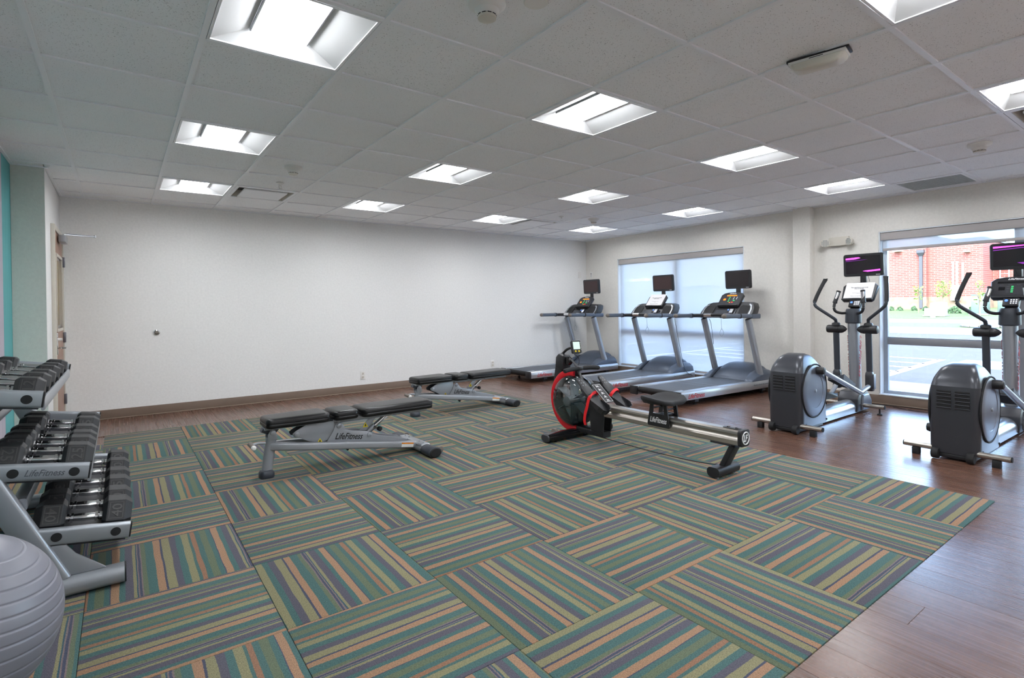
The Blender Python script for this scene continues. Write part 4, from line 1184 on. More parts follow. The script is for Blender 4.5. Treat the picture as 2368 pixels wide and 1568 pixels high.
    for k in range(4): dot('indicator', 'led_green', .012, L*(.30+.085*k), .016, .008, .002)
    for k in range(4): dot('print_line', 'logo_grey', .042, L*(.30+.085*k), .022, .003, .0016)
    for k in range(3): dot('print_line', 'logo_grey', .09-k*.06, L*.64, .03, .003, .0016)
    MB().loft([[P(-.15, .004, .001), P(.15, .004, .001), P(.15, .030, .001), P(-.15, .030, .001)], [P(-.15, 0, .016), P(.15, 0, .016), P(.15, .014, .020), P(-.15, .014, .020)]]).build('reading_ledge', 'black_plastic', p, .003)
    MB().sweep([(1.565, 0, 1.08), (1.635, 0, 1.14), (1.725, 0, 1.26)], rrect(.10, .05, .02, 3)).build('neck', 'black_plastic', R)
    Mx = Matrix.Translation((1.585, .0, 1.165)) @ Euler((0, radians(35), 0)).to_matrix().to_4x4()
    kp = MB().bb(-.016, .012, -.056, .056, -.042, .042).xf(Mx).build('keypad', 'black_plastic', R, .006)
    m = MB()
    for i in range(3):
        for k in range(3): m.bb(-.0175, -.016, -.044+i*.018, -.034+i*.018, -.022+k*.019, -.013+k*.019)
    m.xf(Mx).build('keys', 'led_white', kp, smooth=0)
    MB().lathe([(.012, 0), (.012, .0015), (.006, .0015)], origin=(-.0175, .030, .012), axis=(-1, 0, 0), n=14).xf(Mx).build('select_ring', 'led_blue', kp)
    for s in (-.05, .02): MB().tube(bez([(1.80, s, 1.49), (1.80, s-.015, 1.44), (1.77, s-.03, 1.41)], 5), .0022, 6).build('signal_lead', 'rubber', R)
    return R
E1 = elliptical()
E2 = dup(E1, (4.965, 1.253, 0), -.015)
E1.location = (4.90, 2.468, 0); E1.rotation_euler = (0, 0, .012)
tag(E1, 'elliptical trainer with a paper notice, standing by the pilaster', 'elliptical', 'elliptical trainers by the open window')
tag(E2, 'elliptical trainer at the right edge, nearest the viewer, cut by the frame', 'elliptical', 'elliptical trainers by the open window')
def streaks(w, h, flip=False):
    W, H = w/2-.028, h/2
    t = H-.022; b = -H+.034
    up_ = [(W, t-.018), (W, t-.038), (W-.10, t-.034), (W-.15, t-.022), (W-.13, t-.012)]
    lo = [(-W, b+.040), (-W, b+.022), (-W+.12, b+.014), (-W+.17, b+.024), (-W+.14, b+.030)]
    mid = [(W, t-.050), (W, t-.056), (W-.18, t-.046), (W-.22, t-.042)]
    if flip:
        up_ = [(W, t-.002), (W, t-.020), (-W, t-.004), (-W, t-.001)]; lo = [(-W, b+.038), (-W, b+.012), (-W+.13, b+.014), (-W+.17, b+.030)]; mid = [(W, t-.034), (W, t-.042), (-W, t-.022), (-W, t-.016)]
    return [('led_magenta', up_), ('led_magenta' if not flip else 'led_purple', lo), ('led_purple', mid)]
tv_screen(E1, 1.805, 1.475, 1.725, .395, radians(-3), 'screen_off', streaks(.395, .25), mount_z=1.395)
tv_screen(E2, 1.805, 1.475, 1.725, .395, radians(-3), 'screen_off', streaks(.395, .25, True), mount_z=1.395)
notice(E1, 1.6482, 1.2323, 1.7592, 1.3988, .28, 'white paper notice taped over the farther elliptical console')

# ------------------------------------------------------------------ water rower
def rower():
    R = empty('rowing_machine')
    prof = [(-.047, -.050), (.047, -.050), (.050, -.044), (.050, -.018), (.040, -.006), (.036, .006), (.040, .018), (.048, .026), (.046, .040), (.030, .050), (-.030, .050), (-.046, .040), (-.048, .026), (-.040, .018), (-.036, .006), (-.040, -.006), (-.050, -.018), (-.050, -.044)]
    MB().sweep([(0, -.32, .285), (0, -1.565, .285)], prof).build('seat_rail', 'steel', R, smooth=25)
    rail = R.children[-1]
    pl = MB().bb(-.022, .022, -1.555, -1.44, .3355, .340).build('top_plate', 'black_plastic', rail, .002)
    for y in (-1.53, -1.47): MB().lathe([(.010, .340), (.010, .344), (.005, .347), (.001, .347)], origin=(0, y, 0), n=12).build('bolt', 'black_gloss', pl)
    cap = MB().loft([[(a, y, .285+b) for a, b in rrect(.108, .112, .022, 4)] for y in (-1.5655, -1.592)]).build('end_cap', 'black_plastic', R, .004)
    MB().tube([(.040*cos(2*pi*i/32), -1.5935, .285+.040*sin(2*pi*i/32)) for i in range(32)], .0042, 8, up=(0, 1, 0), closed=True).build('badge_ring', 'logo_white', cap)
    text('badge_letters', 'LF', .052, 'logo_white', cap, frame((0, -1.5930, .285), (1, 0, 0), (0, 0, 1)), .35, .0012, .046, .03)
    # rear leg
    MB().bb(-.05, .05, -1.52, -1.36, .222, .2345).build('leg_bracket', 'black_plastic', R, .003)
    MB().sweep([(0, -1.515, .222), (0, -1.43, .055)], rrect(.085, .040, .010, 3), up=(0, 1, 0)).build('rear_leg', 'black_plastic', R)
    MB().sweep([(-.125, -1.43, .043), (.125, -1.43, .043)], rrect(.095, .066, .030, 4)).build('rear_foot', 'black_plastic', R)
    rf = R.children[-1]
    for s in (-1, 1): MB().lathe([(.012, 0), (.012, .008), (.006, .009), (.006, .014)], origin=(s*.10, -1.445, 0), n=12).build('glide', 'util_grey', rf)
    # seat carriage
    SY = -.93
    for s in (-1, 1):
        outer = [(SY-.095, .255), (SY+.095, .255), (SY+.102, .268), (SY+.088, .345), (SY+.075, .428), (SY+.045, .428), (SY+.055, .352), (SY-.055, .352), (SY-.045, .428), (SY-.075, .428), (SY-.088, .345), (SY-.102, .268)]
        m = MB().loft([[(s*.053, y, z) for y, z in outer], [(s*.064, y, z) for y, z in outer]]); m.build('carriage_plate', 'black_plastic', R, 0, smooth=0)
        cpl = R.children[-1]
        text('logo_lettering', SCRIPT, .155, 'logo_white', cpl, frame((s*.0645, SY, .305), (0, -1 if s < 0 else 1, 0), (0, 0, 1)), .35, height=.042, bold=.012)
    MB().bb(-.0525, .0525, SY-.05, SY+.05, .336, .348).build('roller_carriage', 'black_plastic', R, .004)
    for y in (SY-.062, SY+.062): MB().tube([(-.0525, y, .39), (.0525, y, .39)], .006, 8).build('cross_rod', 'black_plastic', R)
    # saddle: rounded wide pad, dished, with raised back edge
    pts = [(x*1.12, y*1.12) for x, y in [(-.150, -.06), (-.155, .02), (-.135, .085), (-.085, .115), (0, .105), (.085, .115), (.135, .085), (.155, .02), (.150, -.06), (.115, -.105), (.05, -.120), (0, -.105), (-.05, -.120), (-.115, -.105)]]
    def hz(x, y): return .018*(abs(x)/.15)**2+.010*(y/.11)
    rings = []
    for k, z0 in ((.86, .429), (.97, .436), (1.0, .452), (.97, .463), (.86, .466), (.6, .458), (.3, .452), (.05, .450)):
        rings.append([(x*k, SY+y*k, z0+(hz(x*k, y*k) if z0 > .433 else .006*(abs(x)/.15)**2)) for x, y in pts])
    MB().loft(rings).build('saddle', 'rubber', R, smooth=60)
    # tank
    TC = Vector((0, .06, .318))
    MB().lathe([(.035, -.112), (.14, -.108), (.19, -.094), (.222, -.062), (.234, -.02), (.234, .02), (.222, .062), (.19, .094), (.14, .108), (.035, .112)], origin=TC, axis=(1, 0, 0), n=48).build('water_tank', 'tank_clear', R, smooth=60)
    tk = R.children[-1]
    r = .214; lv = -.01; seg = [(cos(a)*r, sin(a)*r) for a in [math.asin(lv/r)+(-pi-2*math.asin(lv/r))*i/26 for i in range(27)]]
    MB().loft([[(x, TC.y+k*a, TC.z+lv+k*(b-lv)) for a, b in seg] for x, k in ((-.088, .86), (-.06, 1), (.06, 1), (.088, .86))]).build('water', 'tank_water', tk, smooth=40)
    MB().lathe([(.012, -.10), (.045, -.098), (.05, -.06), (.03, -.055), (.03, .055), (.05, .06), (.045, .098), (.012, .10)], origin=TC, axis=(1, 0, 0), n=24).build('paddle_hub', 'util_grey', tk)
    m = MB()
    for i in range(6):
        a = pi/6+i*pi/3; m.box(0, TC.y+.12*cos(a), TC.z+.12*sin(a), .10, .15, .006, (a, 0, 0))
    m.build('paddle', 'util_grey', tk, smooth=0)
    MB().lathe([(.03, .1125), (.205, .112), (.205, .118), (.03, .120)], origin=TC, axis=(1, 0, 0), n=36).build('back_disc', 'util_grey', tk)
    # red guard ring around the front of the tank
    arc = [(-.035, TC.y+.252*cos(radians(t)), TC.z+.252*sin(radians(t))) for t in range(98, -108, -6)]
    MB().sweep(arc, rrect(.055, .024, .008, 3), up=(1, 0, 0)).build('guard_ring', 'red_gloss', R, smooth=40)
    arc = [(.03, TC.y+.250*cos(radians(t)), TC.z+.250*sin(radians(t))) for t in range(98, -108, -6)]
    MB().sweep(arc, rrect(.070, .020, .006, 3), up=(1, 0, 0)).build('guard_frame', 'black_plastic', R, smooth=40)
    MB().sweep([(.115, TC.y+.02, .06), (.135, TC.y, .318)], rrect(.11, .022, .008, 3), up=(0, 1, 0)).build('tank_bracket', 'black_plastic', R)
    # front column arching over the tank
    path = bez([(.03, .17, .07), (.035, .285, .20), (.035, .320, .36), (.03, .305, .52), (.02, .26, .635), (.01, .20, .70)], 5)
    MB().sweep(path, rrect(.105, .030, .008, 3), up=(1, 0, 0)).build('front_column', 'black_plastic', R, smooth=40)
    MB().prism([(.165, .585), (.275, .60), (.265, .70), (.225, .735), (.165, .715)], -.045, .055, 'yz').build('pulley_housing', 'black_plastic', R, .010)
    ph = R.children[-1]
    MB().lathe([(.034, -.02), (.040, -.012), (.030, 0), (.040, .012), (.034, .02)], origin=(.0, .135, .668), axis=(1, 0, 0), n=24).build('pulley', 'black_gloss', ph)
    MB().tube(bez([(.02, .24, .725), (.01, .16, .775), (.0, .06, .800)], 6), .012, 10).build('monitor_arm', 'black_plastic', R)
    Mx = Matrix.Translation((0, .035, .802)) @ Euler((radians(-14), 0, radians(-12))).to_matrix().to_4x4()
    mon = MB().loft([[(a*k, y, b*k) for a, b in rrect(.096, .118, .012, 3)] for y, k in ((-.014, .95), (-.010, 1), (.010, 1), (.014, .95))]).xf(Mx).build('monitor', 'black_plastic', R, smooth=40)
    MB().bb(-.034, .034, -.0155, -.0138, -.022, .046).xf(Mx).build('lcd_screen', 'lcd', mon)
    for x in (-.016, .018): MB().lathe([(.009, 0), (.009, .003), (.003, .004)], origin=(x, -.0138, -.040), axis=(0, -1, 0), n=14).xf(Mx).build('button', 'yellow', mon)
    m = MB()
    for i in range(5): m.bb(.040, .046, -.0155, -.0138, -.03+i*.016, -.022+i*.016)
    m.xf(Mx).build('side_marks', 'label_white', mon, smooth=0)
    MB().tube(bez([(.04, .10, .73), (.055, .06, .70), (.05, .05, .65), (.03, .07, .62), (.045, .11, .63)], 6), .0025, 6).build('sensor_lead', 'rubber', R)
    # handle and strap
    HYY, HZ = -.01, .612
    MB().sweep([(0, .125, .700), (0, HYY+.02, HZ+.012)], [(-.014, -.002), (.014, -.002), (.014, .002), (-.014, .002)]).build('pull_strap', 'black_plastic', R, smooth=0)
    for s in (-1, 1): MB().tube(bez([(0, HYY, HZ), (s*.06, HYY, HZ), (s*.13, HYY-.012, HZ), (s*.215, HYY-.035, HZ-.006)], 5), [.018]*5+[.0195]*9+[.0195, .014], 14).build('handle_grip', 'rubber', R)
    MB().box(0, HYY, HZ, .058, .045, .042).build('handle_hub', 'black_plastic', R, .014)
    MB().tube(bez([(-.02, HYY-.01, HZ-.025), (-.05, -.08, .55), (-.08, -.155, .49)], 5), .012, 10).build('handle_cradle', 'black_plastic', R)
    MB().tube([(.03, -.13, .475), (.17, -.14, .485)], .012, 10).build('cradle_bar', 'black_plastic', R)
    # pedestal and base
    MB().sweep([(0, .06, .075), (0, -.34, .075)], rrect(.09, .05, .012, 3)).build('base_beam', 'black_plastic', R)
    for s in (-1, 1):
        MB().loft([[(s*.040, y, z) for y, z in ((-.20, .095), (-.34, .095), (-.36, .30), (-.17, .36))], [(s*.052, y, z) for y, z in ((-.20, .095), (-.34, .095), (-.36, .30), (-.17, .36))]]).build('pedestal_plate', 'black_plastic', R, smooth=0)
    MB().sweep([(-.395, .0, .042), (.375, .0, .042)], rrect(.105, .066, .026, 4)).build('front_foot', 'black_gloss', R)
    ff = R.children[-1]
    for s, x in ((-1, -.395), (1, .375)): MB().loft([[(x+s*.001, a, .042+b) for a, b in rrect(.103, .064, .025, 4)], [(x+s*.012, a, .042+b) for a, b in rrect(.092, .054, .022, 4)]]).build('foot_cap', 'charcoal', ff)
    for x in (-.22, .28): MB().lathe([(.034, -.014), (.036, -.008), (.036, .008), (.034, .014)], origin=(x, .085, .05), axis=(1, 0, 0), n=20).build('transport_wheel', 'sock_grey', R)
    for x in (-.30, .33): MB().lathe([(.014, 0), (.014, .009)], origin=(x, -.02, 0), n=12).build('glide', 'rubber', ff)
    # foot stretcher
    a0, a1 = Vector((0, -.195, .487)), Vector((0, -.425, .305)); d = (a1-a0).normalized(); n = Vector((0, -d.z, d.y)); 
    if n.z < 0: n = -n
    L = (a1-a0).length
    def P(x, s, h): return a0+d*s+n*h+Vector((x, 0, 0))
    for cx in (-.125, .135):
        ol = [(-.052, .03), (-.040, .0), (-.030, -.07), (-.018, -.092), (.018, -.092), (.030, -.07), (.040, .0), (.052, .03), (.055, L), (-.055, L)]
        pl = MB().loft([[P(cx+x, s, -.008) for x, s in ol], [P(cx+x, s, .006) for x, s in ol]]).build('foot_plate', 'black_plastic', R, .002)
        m = MB()
        for hx in (-.014, .014):
            for hs in (-.06, -.03, .0): m.add([], []); m.loft([[P(cx+hx+.005*cos(t*pi/4), hs+.005*sin(t*pi/4), .006) for t in range(8)], [P(cx+hx+.005*cos(t*pi/4), hs+.005*sin(t*pi/4), .0075) for t in range(8)]])
        m.build('adjuster_hole', 'util_grey', pl, smooth=0)
        cup = [(-.058, L-.11), (-.060, L-.02), (-.045, L+.022), (0, L+.036), (.045, L+.022), (.060, L-.02), (.058, L-.11)]
        m = MB()
        for i in range(6):
            p, q = cup[i], cup[i+1]; h1 = .012 if i == 0 else .040; h2 = .012 if i == 5 else .040
            m.loft([[P(cx+p[0], p[1], -.008), P(cx+p[0], p[1], h1), P(cx+p[0]*.92, p[1]-.004, h1), P(cx+p[0]*.92, p[1]-.004, -.008)], [P(cx+q[0], q[1], -.008), P(cx+q[0], q[1], h2), P(cx+q[0]*.92, q[1]-.004, h2), P(cx+q[0]*.92, q[1]-.004, -.008)]])
        m.build('heel_cup', 'black_plastic', pl, smooth=40)
        MB().loft([[P(cx-.055, .10, .0065), P(cx+.055, .10, .0065), P(cx+.055, .112, .0065), P(cx-.055, .112, .0065)], [P(cx-.055, .10, .009), P(cx+.055, .10, .009), P(cx+.055, .112, .009), P(cx-.055, .112, .009)]]).build('strap_slot', 'rubber', pl)
        # red strap arching over the plate
        side = -1
        pts = [P(cx+.060, .110, -.004), P(cx+.058, .112, .018), P(cx+.030, .118, .040), P(cx-.015, .128, .042), P(cx-.050, .142, .026), P(cx-.062, .150, .0)]
        if cx < 0:
            e = P(cx-.064, .16, -.01); pts += [Vector((e.x-.004, e.y+.015, e.z-.05)), Vector((e.x-.006, e.y+.035, e.z-.11)), Vector((e.x-.010, e.y+.040, e.z-.17)), Vector((e.x-.004, e.y+.035, e.z-.205))]
        mt = MB().sweep(bez(pts, 5), [(-.0125, -.0012), (.0125, -.0012), (.0125, .0012), (-.0125, .0012)], up=n if cx > 0 else (1, .2, .4)); mt.build('foot_strap', 'red_strap', R, smooth=60)
        MB().loft([[P(cx+x, s, -.020) for x, s in ((-.05, .02), (.05, .02), (.05, L-.02), (-.05, L-.02))], [P(cx+x, s, -.0085) for x, s in ((-.05, .02), (.05, .02), (.05, L-.02), (-.05, L-.02))]]).build('plate_backing', 'charcoal', pl)
    ip = MB().loft([[P(x, s, .006) for x, s in ((-.052, .005), (.052, .005), (.052, L-.07), (-.052, L-.07))], [P(x, s, .012) for x, s in ((-.052, .005), (.052, .005), (.052, L-.07), (-.052, L-.07))]]).build('instruction_panel', 'black_plastic', R, .002)
    m = MB(); W_ = .046; S0, S1 = .012, L-.078
    for a, b, c, e in ((-W_, W_, S0, S0+.002), (-W_, W_, S1-.002, S1), (-W_, -W_+.002, S0, S1), (W_-.002, W_, S0, S1)):
        m.loft([[P(a, c, .0122), P(b, c, .0122), P(b, e, .0122), P(a, e, .0122)], [P(a, c, .0128), P(b, c, .0128), P(b, e, .0128), P(a, e, .0128)]])
    m.build('panel_border', 'logo_white', ip, smooth=0)
    for k in range(5):     # small seated rowing figures
        s0 = S0+.022+k*(S1-S0-.04)/4; m = MB()
        def st(x0, y0, x1, y1, w=.0022):
            v = Vector((x1-x0, y1-y0)); v.normalize(); nn = (-v.y*w, v.x*w)
            q = [(x0+nn[0], y0+nn[1]), (x1+nn[0], y1+nn[1]), (x1-nn[0], y1-nn[1]), (x0-nn[0], y0-nn[1])]
            m.loft([[P(a, s0-b, .0122) for a, b in q], [P(a, s0-b, .0128) for a, b in q]])
        lean = (-.006, -.002, .002, .006, .0)[k]
        st(-.012, -.006, -.008+lean, .008); st(-.012, -.006, .004, .002); st(.004, .002, .012, -.006); st(-.008+lean, .006, .010, .004, .0015)
        st(-.009+lean, .011, -.005+lean, .014, .003); st(-.018, -.010, .018, -.010, .001)
        m.build('rowing_figure', 'logo_white', ip, smooth=0)
    # cord along the floor
    cd = MB().tube(bez([(-.01, -.10, .05), (-.01, -.35, .042), (-.01, -.80, .036), (-.005, -1.20, .045), (0, -1.39, .062)], 6), .0035, 8).build('bungee_cord', 'rubber', R)
    MB().tube([(0, -1.375, .060), (0, -1.40, .063)], .009, 10).build('cord_end', 'black_plastic', cd)
    return R
RW = rower(); RW.location = (3.335, 3.53, .004); RW.rotation_euler = (0, 0, .0)
tag(RW, 'water rowing machine with a round clear tank and red guard ring', 'rowing machine')

# ------------------------------------------------------------------ adjustable benches
def pad(x0, x1, hw, z0, name, root, hw2=None):
    L = x1-x0; hw2 = hw2 or hw; m = MB(); rings = []
    base = rrect(L, 2*hw, .035, 4)
    for dz, k, in_ in ((0, 1, .010), (.004, 1, .003), (.012, 1, 0), (.028, 1, 0), (.031, 1, .0035), (.034, 1, 0), (.052, 1, .001), (.062, 1, .007), (.067, 1, .018), (.068, 1, .04)):
        ring = []
        for a, b in base:
            t = (a+L/2)/L; w = (hw2+(hw-hw2)*t)/hw
            ka = (L/2-in_)/(L/2); kb = (hw-in_)/hw
            ring.append((x0+L/2+a*ka, b*kb*w, z0+dz))
        rings.append(ring)
    return m.loft(rings).build(name, 'vinyl', root, smooth=50)
def bench():
    R = empty('weight_bench')
    pad(-.02, .415, .135, .352, 'seat_pad', R, .115); pad(.442, .630, .135, .350, 'middle_pad', R); pad(.658, 1.265, .135, .346, 'back_pad', R)
    MB().sweep([(.46, 0, .332), (1.25, 0, .328)], rrect(.075, .034, .008, 3)).build('pad_beam', 'grey_paint', R)
    pb = R.children[-1]
    for x in (.50, .93): MB().lathe([(.013, .0375), (.013, .044), (.005, .046)], origin=(x, 0, .330), axis=(0, -1, 0), n=14).build('bolt', 'silver_paint', pb)
    MB().bb(-.02, .36, -.05, .05, .335, .351).build('seat_plate', 'grey_paint', R, .003)
    # front post with rubber boot
    MB().sweep([(0, 0, .03), (.035, 0, .275)], [(cos(2*pi*i/16)*.030, sin(2*pi*i/16)*.036) for i in range(16)], up=(1, 0, 0)).build('front_post', 'grey_paint', R)
    MB().loft([[(a*k, b*k, z) for a, b in rrect(.098, .106, .034, 4)] for z, k in ((0, .94), (.008, 1), (.034, .98), (.048, .82), (.052, .74))]).build('post_boot', 'dark_slate', R, smooth=50)
    for s in (-1, 1):
        poly = [(.005, .262), (.065, .262), (.066, .292), (.052, .325), (.034, .334), (.016, .325), (.004, .298)]
        MB().loft([[(x, s*.030, z) for x, z in poly], [(x, s*.040, z) for x, z in poly]]).build('post_bracket', 'grey_paint', R, .002)
        MB().lathe([(.017, .040), (.017, .049), (.008, .052)], origin=(.036, 0, .310), axis=(0, s, 0), n=16).build('bolt', 'silver_paint', R)
    MB().sweep([(-.03, 0, .335), (.04, 0, .30), (.07, 0, .335)], rrect(.05, .03, .006, 2)).build('seat_hinge', 'dark_slate', R)
    # carry handle at the front
    hd = MB().tube(bez([(.01, 0, .238), (-.05, -.005, .246), (-.095, -.015, .240)], 5), .009, 10).build('carry_handle', 'silver_paint', R)
    MB().tube([(-.095, .035, .240), (-.095, -.055, .232)], .016, 12).build('handle_sleeve', 'sock_grey', hd)
    MB().lathe([(.012, 0), (.017, .008), (.017, .018), (.010, .026), (.001, .028)], origin=(-.095, -.055, .232), axis=(0, -1, 0), n=14).build('handle_tip', 'plastic_white', hd)
    # twin lower tubes
    for s in (-1, 1):
        MB().sweep(bez([(.030, s*.012, .212), (.12, s*.050, .205), (.28, s*.078, .185), (.62, s*.082, .138), (1.11, s*.082, .062)], 5), rrect(.046, .056, .014, 3)).build('frame_tube', 'grey_paint', R)
        ft = R.children[-1]
        # gusset plate
        poly = [(.40, .185), (.455, .265), (.470, .305), (.490, .318), (.512, .316), (.530, .300), (.545, .272), (.575, .250), (.66, .236), (.72, .222), (.75, .205), (.80, .180), (.96, .142), (1.02, .128), (1.06, .105), (1.02, .095), (.46, .172)]
        gp = MB().loft([[(x, s*.052, z) for x, z in poly], [(x, s*.058, z) for x, z in poly]]).build('gusset_plate', 'grey_paint', R, .0015)
        text('logo_lettering', SCRIPT, .215, 'logo_black', gp, frame((.575, s*.0585, .208), (-s, 0, s*.15*1), (0, 0, 1)), .35, height=.048, bold=.014)
        for x, z in ((.497, .298), (.735, .197)): MB().lathe([(.018, .058), (.018, .067), (.008, .070)], origin=(x, 0, z), axis=(0, s, 0), n=16).build('bolt', 'silver_paint', gp)
        tri = [(.375, .168), (.425, .168), (.40, .204)]
        MB().loft([[(x, s*.0905, z) for x, z in ((.300, .178), (.346, .172), (.326, .214))], [(x, s*.0915, z) for x, z in ((.300, .178), (.346, .172), (.326, .214))]])
        # curved selector plate under the seat
        sel = [(.165, .285), (.185, .300), (.26, .338), (.46, .338), (.468, .30), (.455, .245), (.42, .205), (.36, .188), (.31, .200), (.22, .246), (.175, .262)]
        sp = MB().loft([[(x, s*.042, z) for x, z in sel], [(x, s*.050, z) for x, z in sel]]).build('selector_plate', 'dark_slate' if s > 0 else 'grey_paint', R, .0015)
        MB().lathe([(.018, .050), (.018, .060), (.008, .063)], origin=(.195, 0, .278), axis=(0, s, 0), n=16).build('bolt', 'silver_paint', sp)
        q = [(.335, .190), (.378, .190), (.357, .226)]
        MB().loft([[(x, s*.0505, z) for x, z in q], [(x, s*.0512, z) for x, z in q]]).build('warning_triangle', 'yellow', sp, smooth=0)
        q = [(.351, .197), (.362, .197), (.360, .214), (.354, .214)]
        MB().loft([[(x, s*.0513, z) for x, z in q], [(x, s*.0517, z) for x, z in q]]).build('warning_symbol', 'logo_black', sp, smooth=0)
        # warning label on the tube
        lb = MB().box(1.035, s*.1056, .0735, .105, .0012, .034, (0, radians(8.8), 0)).build('warning_label', 'label_white', ft, smooth=0)
        MB().box(1.0368, s*.1062, .086, .105, .0012, .011, (0, radians(8.8), 0)).build('label_header', 'orange', ft, smooth=0)
    # incline strut with pull pin
    MB().tube([(.70, 0, .175), (.90, 0, .318)], .019, 14).build('incline_strut', 'chrome', R)
    MB().tube([(.66, 0, .150), (.80, 0, .247)], .024, 14).build('strut_sleeve', 'grey_paint', R)
    pn = MB().tube([(.79, -.02, .24), (.81, -.05, .232)], .010, 10).build('pull_pin', 'steel', R)
    MB().lathe([(.010, 0), (.018, .006), (.018, .028), (.012, .034)], origin=(.81, -.05, .232), axis=(.3, -.9, -.1), n=14).build('pin_knob', 'rubber', pn)
    MB().prism([(.66, .235), (.74, .315), (.80, .315), (.72, .225)], -.034, -.026).build('strut_bracket', 'grey_paint', R, .001)
    bk = R.children[-1]
    q = [(.690, .252), (.735, .252), (.712, .290)]
    MB().loft([[(x, -.0345, z) for x, z in q], [(x, -.0352, z) for x, z in q]]).build('warning_triangle', 'yellow', bk, smooth=0)
    q = [(.707, .259), (.718, .259), (.716, .277), (.710, .277)]
    MB().loft([[(x, -.0353, z) for x, z in q], [(x, -.0357, z) for x, z in q]]).build('warning_symbol', 'logo_black', bk, smooth=0)
    MB().prism([(.56, .115), (.60, .115), (.585, .088), (.575, .088)], -.012, .012).build('hook', 'dark_slate', R, .002)
    # rear cross foot
    prof = [(cos(2*pi*i/20)*.048, sin(2*pi*i/20)*.034) for i in range(20)]
    MB().sweep([(1.15, -.24, .042), (1.15, .24, .042)], prof).build('cross_foot', 'grey_paint', R)
    cf = R.children[-1]
    MB().loft([[(1.15+a, b, .070) for a, b in ((-.045, -.20), (.040, -.20), (.040, .20), (-.045, .20))], [(1.15+a, b, .082) for a, b in ((-.036, -.195), (.030, -.195), (.030, .195), (-.036, .195))]]).build('top_plate', 'silver_paint', cf, .002)
    for s in (-1, 1):
        MB().loft([[(1.15+a*k, s*y, .041+b*k) for a, b in prof] for y, k in ((.20, 1.06), (.205, 1.16), (.345, 1.2), (.352, 1.12), (.354, .9))]).build('rubber_sleeve', 'dark_slate', cf, smooth=50)
        MB().loft([[(1.15+a*k, s*.3545, .041+b*k) for a, b in prof] for k in (1.06,)]+[[(1.15+a*.9, s*.360, .041+b*.9) for a, b in prof]]).build('sleeve_cap', 'rubber', cf)
        MB().lathe([(.024, -.010), (.027, -.006), (.027, .006), (.024, .010)], origin=(1.222, s*.300, .045), axis=(0, 1, 0), n=18).build('wheel', 'sock_grey', cf)
        for y in (.09, .16): MB().lathe([(.006, .082), (.006, .086), (.002, .087)], origin=(1.147, s*y, 0), n=10).build('bolt', 'silver_paint', cf)
    return R
B1 = bench()
B2 = dup(B1, (2.565, 5.28, .004), .07)
B1.location = (.816, 4.04, .004); B1.rotation_euler = (0, 0, .025)
tag(B1, 'black padded adjustable bench in front, on the striped carpet', 'bench', 'adjustable benches')
tag(B2, 'black padded adjustable bench behind, nearer the white back wall', 'bench', 'adjustable benches')

# ------------------------------------------------------------------ dumbbell rack
RX, RY = -.35, 3.55
Y0, Y1 = 2.87, 4.26
TIERS = [((.023, .225), (-.300, .268), .040), ((-.113, .508), (-.425, .552), .036), ((-.256, .822), (-.565, .866), .034)]
rk = empty('dumbbell_rack', (RX, RY, .004))
tag(rk, 'grey three-tier dumbbell rack along the teal wall', 'dumbbell rack')
def rp(p): return (p[0]-RX, p[1]-RY, p[2])
for y in (Y0, Y1):
    near = y == Y0
    MB().sweep([rp((-.655, y, .045)), rp((.003, y, .045))], rrect(.088, .076, .034, 4)).build('foot', 'grey_paint', rk)
    ft = rk.children[-1]
    MB().sweep([rp((.0035, y, .045)), rp((.009, y, .045))], rrect(.084, .076, .030, 4)).build('foot_plug', 'rubber', ft)
    MB().sweep([rp((-.215, y, .07)), rp((-.325, y, .307)), rp((-.625, y, .955))], rrect(.050, .085, .014, 3), up=(1, 0, 0)).build('upright', 'silver_paint', rk)
    up_ = rk.children[-1]
    MB().prism([(-.20-RX, .085), (-.06-RX, .085), (-.10-RX, .12), (-.16-RX, .17), (-.19-RX, .215), (-.26-RX, .225)], y-.006-RY, y+.006-RY).build('gusset', 'grey_paint', up_, .002)
    for (fx, fz), (bx, bz_), dz in TIERS:
        d = Vector((fx-bx, 0, fz-bz_)); 
        MB().sweep([rp((bx, y, bz_)), rp((fx, y, fz))], rrect(.034, .068, .012, 3)).build('end_plate', 'silver_paint', rk)
        ep = rk.children[-1]
        MB().sweep([rp((fx+.0005, y, fz)), rp((fx+.006, y, fz-.0008))], rrect(.031, .064, .010, 3)).build('end_plug', 'rubber', ep)
        s = -1 if near else 1
        for t in (.25, .85):
            c = Vector((bx, y, bz_))+d*t; c.y += s*.0165
            MB().lathe([(.018, 0), (.018, .002), (.004, .0025)], origin=rp(c), axis=(0, s, 0), n=20).build('bolt_plug', 'rubber', ep)
        if near and fx == -.113:
            c = Vector((bx, y, bz_))+d*.56; u = d.normalized()
            text('logo_lettering', SCRIPT, .125, 'logo_grey', ep, frame(rp((c.x, y-.0175, c.z)), u, (0, 0, 1)), .35, height=.026, bold=.01)
for (fx, fz), (bx, bz_), dz in TIERS:
    d = Vector((fx-bx, 0, fz-bz_)); u = d.normalized(); n = Vector((-u.z, 0, u.x))
    L = d.length
    tray = MB()
    a = Vector((bx, 0, bz_))-n*dz
    sec = [a+u*.01-n*.010, a+u*(L-.01)-n*.010, a+u*(L-.01), a+u*.01]
    tray.loft([[rp((p.x, y, p.z)) for p in sec] for y in (Y0+.018, Y1-.018)]).build('tray', 'charcoal', rk, .001, smooth=0)
    for q, nm in ((a+u*(L+.004), 'front_lip'), (a+u*.004, 'rear_lip')):
        MB().sweep([rp((q.x, Y0+.018, q.z+.012)), rp((q.x, Y1-.018, q.z+.012))], rrect(.012, .052, .005, 2)).build(nm, 'grey_paint', rk)
